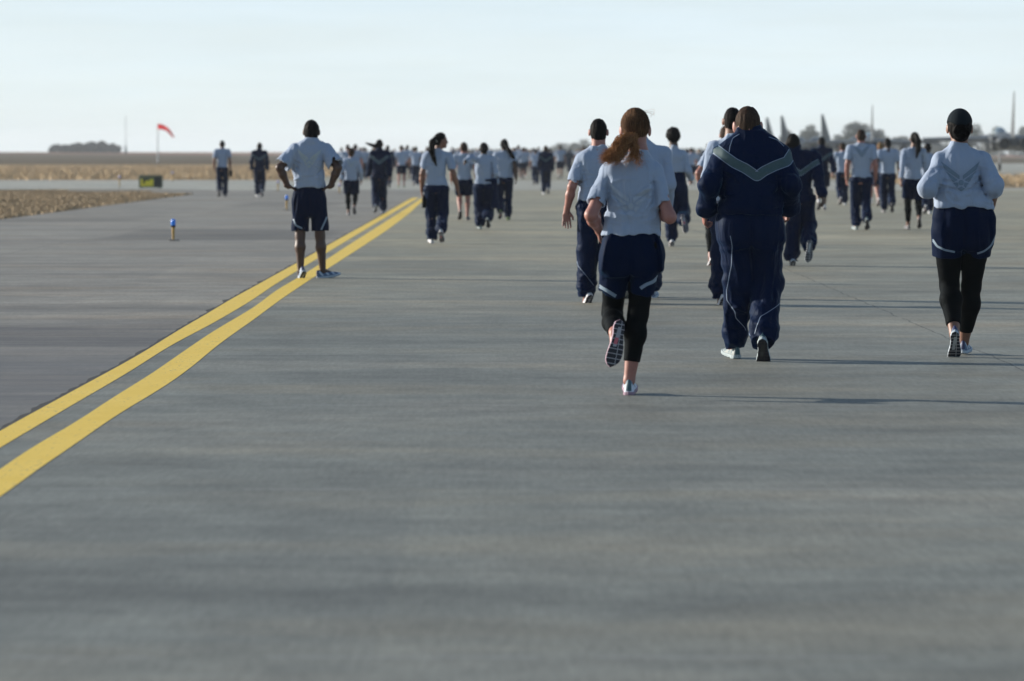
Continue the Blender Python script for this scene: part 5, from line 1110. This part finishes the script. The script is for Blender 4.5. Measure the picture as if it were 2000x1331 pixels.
def make_jet():
    r = empty('fighter_jet', (0, 0, 0))
    m = MB(); m.loft([sect(y, 0, z, a, b) for y, z, a, b in ((10.0, 2.05, .03, .03), (8.6, 2.05, .32, .30), (7.0, 2.15, .50, .50), (4.5, 2.25, .62, .68), (2.0, 2.25, .8, .72), (-2, 2.2, .95, .62), (-6, 2.2, .9, .5), (-7.6, 2.2, .35, .3))]); m.build('fuselage', jet_grey, r)
    m = MB(); m.loft([sect(y, 0, z, a, b, 14, 2) for y, z, a, b in ((7.2, 2.6, .1, .08), (6.3, 2.75, .40, .42), (5.0, 2.9, .45, .52), (3.6, 2.85, .42, .42), (2.2, 2.7, .2, .15))]); m.build('canopy', glass, r)
    for s in (-1, 1):
        m = MB(); m.loft([[(s * 1.15 + dx, y, z) for dx, z in ((-.42, zz - h), (.42, zz - h), (.42, zz + h), (-.42, zz + h))] for y, zz, h in ((4.0, 2.35, .42), (3.2, 2.2, .55), (0, 2.1, .58), (-6.2, 2.1, .52))]); m.build('engine_intake', jet_grey, r, smooth=False, bevel=.1)
        m = MB(); m.loft([sect(y, s * .78, 2.1, a, a, 16, 2) for y, a in ((-6.2, .56), (-7.4, .50), (-8.2, .40))], cap=False); m.loft([sect(-7.6, s * .78, 2.1, .40, .40, 16, 2), sect(-7.5, s * .78, 2.1, .01, .01, 16, 2)]); m.build('nozzle', jet_dark, r)
        m = MB(); plate(m, [(s * 1.4, 2.4, 2.45), (s * 6.5, -3.0, 2.38), (s * 6.5, -4.6, 2.38), (s * 1.4, -4.4, 2.45)], .24, 2, .6); m.build('wing', jet_grey, r, smooth=False)
        m = MB(); plate(m, [(s * 1.5, -5.6, 2.2), (s * 4.3, -8.3, 2.2), (s * 4.3, -9.6, 2.2), (s * 1.5, -8.9, 2.2)], .08, 2); m.build('tailplane', jet_grey, r, smooth=False)
        m = MB(); m.tube([(s * 1.4, -1.6, 1.7), (s * 1.42, -1.6, .5)], .09, 10); g_ = m.build('landing_gear', jet_pale, r)
        m = MB(); m.tube([(s * 1.42, -1.6, .42), (s * 1.68, -1.6, .42)], .42, 20); m.build('wheel', tyre, g_)
        m = MB(); m.loft([sect(y, s * 3.2, 1.75, a, a, 12, 2) for y, a in ((2.0, .02), (1.0, .34), (-2.5, .42), (-4.2, .28), (-5, .02))]); m.box((s * 3.2, -1.6, 2.2), (.05, .9, .25)); m.build('fuel_tank', jet_grey, r)
    m = MB(); plate(m, [(0, -4.2, 2.5), (0, -7.2, 5.95), (0, -8.0, 5.95), (0, -7.9, 2.5)], .16, 0, .25); m.build('tail_fin', jet_grey, r, smooth=False)
    m = MB(); m.tube([(0, 5.2, 1.7), (0, 5.3, .35)], .07, 10); g_ = m.build('landing_gear', jet_pale, r); m = MB(); m.tube([(-.1, 5.3, .3), (.1, 5.3, .3)], .3, 18); m.build('wheel', tyre, g_)
    return r
jet = make_jet()
def place_jet(px, D, rz, label, first=False, sc=1.0):
    """px: where the left fin stands"""
    o = jet if first else copy_tree(jet); s = F_PX / D; ox = 7.6 * math.sin(rz); o.location = ((px - 1000) / F_PX * (D - 7.6 * math.cos(rz)) - ox, D, .012); o.rotation_euler = (0, 0, rz); o.scale = (sc,) * 3
    tag(o, label, 'jet', 'grey jets parked on the ramp')
place_jet(1981, 322, -.03, 'nearest grey jet with a tall fin, its wing reaching behind the capped woman', True)
place_jet(1606, 512, -.42, 'grey jet whose fin rises behind the jacket and shorts man')
place_jet(1527, 533, -.42, 'far grey jet whose fin stands just left of the short-haired tracksuit wearer')
place_jet(1498, 560, -.42, 'farthest grey jet, its fin just right of the head of the broad jacket man')
place_jet(1704, 414, -.06, 'pale jet whose slim fin rises right of the big emblem t-shirt man')
# ------------------------------------------------------------ trees on the horizon
leaf = simple_mat('far_foliage', (.040, .058, .036), .8, .35, .8); bark = simple_mat('bark', (.05, .04, .03), .9)
leaf_dark = simple_mat('grove_foliage', (.018, .030, .030), .85, .3, .4)
def crown_mesh(name, blobs, n, size, mat, parent, rng):
    V = []; w = np.array([b[3] * b[4] for b in blobs], float); w /= w.sum(); pk = rng.choice(len(blobs), n, p=w); Bl = np.array(blobs)[pk]
    d = rng.normal(size=(n, 3)); d /= np.linalg.norm(d, axis=1)[:, None]; r = rng.uniform(.25, 1, n) ** .5
    c = Bl[:, :3] + d * np.stack([Bl[:, 3], Bl[:, 3], Bl[:, 4]], 1) * r[:, None]; a = rng.normal(size=(n, 3)); a /= np.linalg.norm(a, axis=1)[:, None]; b = np.cross(a, rng.normal(size=(n, 3))); b /= np.linalg.norm(b, axis=1)[:, None]
    sz = size * rng.uniform(.5, 1.3, n)[:, None]; P = np.stack([c - a * sz, c + b * sz * .6, c + a * sz, c - b * sz * .6], 1).reshape(-1, 3)
    return mesh_from(name, P, np.arange(4 * n).reshape(n, 4), [mat], smooth=False, parent=parent)
def tree(px, py_top, width_px, D, label, seed, n=2600, nb=9, mat=None, flat=.6):
    rng = np.random.default_rng(seed); s = F_PX / D; X = (px - 1000) / s; H = CAMZ + (298 - py_top) / s; wd = width_px / s; r = empty('tree', (X, D, 0))
    blobs = []
    for i in range(nb):
        t = rng.uniform(-1, 1); z = H * (.36 + .50 * rng.uniform() * (1 - .55 * abs(t))); rr = wd * rng.uniform(.13, .24); blobs.append((t * wd * .36, rng.uniform(-.3, .3) * wd, z, rr, min(rr * flat, H - z)))
    blobs.append((rng.uniform(-.1, .1) * wd, 0, H * .86, wd * .17, H * .14)); crown_mesh('crown', blobs, n, wd * .028, mat or leaf, r, rng)
    m = MB(); m.tube([(0, 0, 0), (wd * .01, 0, H * .3), (-wd * .01, 0, H * .6)], [wd * .028, wd * .02, wd * .012], 10)
    for b in blobs[:6]: m.tube([(0, 0, H * rng.uniform(.25, .45)), (b[0] * .6, b[1] * .6, b[2] * .8), (b[0], b[1], b[2])], [wd * .013, wd * .008, wd * .004], 7)
    m.build('trunk', bark, r); tag(r, label, 'tree', 'trees on the horizon behind the jets')
tree(1541, 252, 52, 1250, 'rounded hazy tree between the two far fins right of the jacket man', 1)
tree(1581, 243, 66, 1180, 'knobbly hazy tree left of the single tall fin', 2, 3200, 11)
tree(1640, 262, 60, 1300, 'low hazy tree right of the single tall fin', 3)
tree(1672, 237, 100, 1150, 'broadest hazy tree, standing behind the big emblem t-shirt man', 4, 4200, 14, flat=.7)
tree(1714, 252, 64, 1250, 'hazy tree behind the pale slim fin', 5)
tree(1757, 266, 74, 1300, 'low spreading hazy tree left of the long ponytail', 6)
tree(1826, 281, 60, 1400, 'small hazy tree left of the capped woman', 7, 1800)
tree(1908, 241, 62, 1100, 'hazy tree just right of the capped woman', 8, 3000, 11)
tree(1952, 247, 60, 1150, 'hazy tree left of the nearest jet fin', 9)
tree(2004, 246, 60, 1200, 'hazy tree right of the nearest jet fin at the frame edge', 10)
tree(1138, 272, 60, 1500, 'hazy tree above the crowd left of the short-haired trouser man', 11, 2200)
tree(1098, 280, 50, 1600, 'low hazy tree above the crowd right of the lone tracksuit walker', 12, 1800)
tree(1490, 274, 50, 1500, 'low hazy tree behind the shoulder of the broad jacket man', 14, 1800)
rng = np.random.default_rng(9); D = 1400; s = F_PX / D; X0 = (167 - 1000) / s; blobs = []
prof = [(-65, 11), (-52, 12), (-40, 12), (-30, 13.5), (-20, 12), (-8, 14.5), (4, 14), (16, 16.5), (28, 17.5), (40, 16), (52, 13), (62, 10)]
for dx, h_ in prof:
    for k in range(3): blobs.append((X0 + dx / s + rng.uniform(-.6, .6), D + rng.uniform(-6, 6), 1.5 + (h_ / s) * (.30 + .28 * k), 8.5 / s, (h_ / s) * .36))
tag(crown_mesh('distant_woods', blobs, 9000, .55, leaf_dark, None, rng), 'dark grove on the far left horizon', 'grove', kind='stuff')
rng = np.random.default_rng(13); blobs = []
for i in range(120):
    px = rng.uniform(880, 2100); D = rng.uniform(1500, 1800); s = F_PX / D; blobs.append(((px - 1000) / s, D, 1.2, rng.uniform(2, 5), rng.uniform(1.2, 2.6) * (2.0 if px > 1480 else .8)))
tag(crown_mesh('distant_treeline', blobs, 9000, .8, leaf, None, rng), 'low hazy treeline along the horizon behind the crowd', 'treeline', kind='stuff')

# ------------------------------------------------------------ air, sky, sun, camera
HAZE = 0.00016
m = bpy.data.materials.new('haze'); m.use_nodes = True; nt = m.node_tree; nt.nodes.clear(); out = nt.nodes.new('ShaderNodeOutputMaterial'); vp = nt.nodes.new('ShaderNodeVolumePrincipled')
vp.inputs['Color'].default_value = (.86, .93, 1.0, 1); vp.inputs['Density'].default_value = HAZE; vp.inputs['Anisotropy'].default_value = .2; nt.links.new(vp.outputs[0], out.inputs['Volume'])
mb = MB(); mb.box((0, 2080, 8.5), (2600, 2200, 9.5)); hz = mb.build('haze', m, None, smooth=False); tag(hz, 'pale haze lying over the airfield', 'haze', kind='stuff')
SUN_EL = math.radians(15.5); SUN_AZ = math.radians(22)     # azimuth measured forward of due left
sd = np.array([-math.cos(SUN_AZ) * math.cos(SUN_EL), math.sin(SUN_AZ) * math.cos(SUN_EL), math.sin(SUN_EL)])
li = bpy.data.lights.new('sun', 'SUN'); li.energy = 5.0; li.angle = math.radians(.5); li.color = (1.0, .93, .82); lo = bpy.data.objects.new('sun', li); COL.objects.link(lo); lo.rotation_euler = Vector(sd).to_track_quat('Z', 'Y').to_euler(); lo.location = (-20, 20, 30)
w = bpy.data.worlds.new("World"); scene.world = w; w.use_nodes = True; nt = w.node_tree; bg = nt.nodes['Background']
sky = nt.nodes.new('ShaderNodeTexSky'); sky.sky_type = 'NISHITA'; sky.sun_disc = False; sky.sun_elevation = SUN_EL; sky.sun_rotation = math.atan2(sd[0], sd[1]); sky.air_density = 1.0; sky.dust_density = 1.0; sky.ozone_density = 1.5
tc = nt.nodes.new('ShaderNodeTexCoord'); sx = nt.nodes.new('ShaderNodeSeparateXYZ'); nt.links.new(tc.outputs['Generated'], sx.inputs[0])
# thin high cloud: pale veil, densest near the horizon, with faint streaks
st = noise_node(nt, 9.0, 6, .62, vec=tc.outputs['Generated'], stretch=(1, 1, 9)); veil = ramp(nt, sx.outputs['Z'], [(.0, .92), (.05, .85), (.18, .30), (.5, .08)])
fac = mathn(nt, 'MULTIPLY', veil.outputs['Color'], mathn(nt, 'MULTIPLY_ADD', st.outputs['Fac'], .45, .78), clamp=True)
CLOUD = (6.2, 7.05, 7.4)
cl_n = nt.nodes.new('ShaderNodeRGB'); cl_n.outputs[0].default_value = (*CLOUD, 1)
low = ramp(nt, sx.outputs['Z'], [(.0, (1.06, 1.04, 1.02)), (.016, (1.0, .995, .98)), (.036, (.93, .97, 1.02)), (.2, (.5, .62, .8))])
cc = mixc(nt, 1.0, cl_n.outputs[0], low.outputs['Color'], 'MULTIPLY')
wi = noise_node(nt, 5.0, 7, .6, vec=tc.outputs['Generated'], stretch=(1, 1, 16)); wisp = ramp(nt, wi.outputs['Fac'], [(.33, (.94, .96, .97)), (.5, (.985, .99, .99)), (.68, (1.02, 1.02, 1.015))]); cc = mixc(nt, 1.0, cc, wisp.outputs['Color'], 'MULTIPLY')
nt.links.new(mixc(nt, fac, sky.outputs['Color'], cc), bg.inputs['Color']); bg.inputs['Strength'].default_value = .10
cam = bpy.data.cameras.new('camera'); co = bpy.data.objects.new('camera', cam); COL.objects.link(co); co.location = (0, 0, CAMZ); co.rotation_euler = (math.pi / 2, 0, 0)
cam.lens = F_PX * 36 / 2000; cam.sensor_width = 36; cam.shift_y = -(665.5 - HOR) / 2000; cam.clip_end = 12000; cam.clip_start = .5
cam.dof.use_dof = True; cam.dof.focus_distance = 31; cam.dof.aperture_fstop = 4.5; cam.dof.aperture_blades = 0
scene.camera = co
scene.view_settings.view_transform = 'Standard'; scene.view_settings.look = 'None'; scene.view_settings.exposure = 0.45; scene.view_settings.gamma = 1.0; scene.view_settings.use_curve_mapping = False
scene.render.engine = 'CYCLES'; cy = scene.cycles; cy.use_denoising = True; cy.max_bounces = 5; cy.diffuse_bounces = 3; cy.glossy_bounces = 2; cy.volume_bounces = 1; cy.transparent_max_bounces = 4
try: cy.denoiser = 'OPENIMAGEDENOISE'
except Exception: pass
print('script total', round(time.time() - T0, 1))
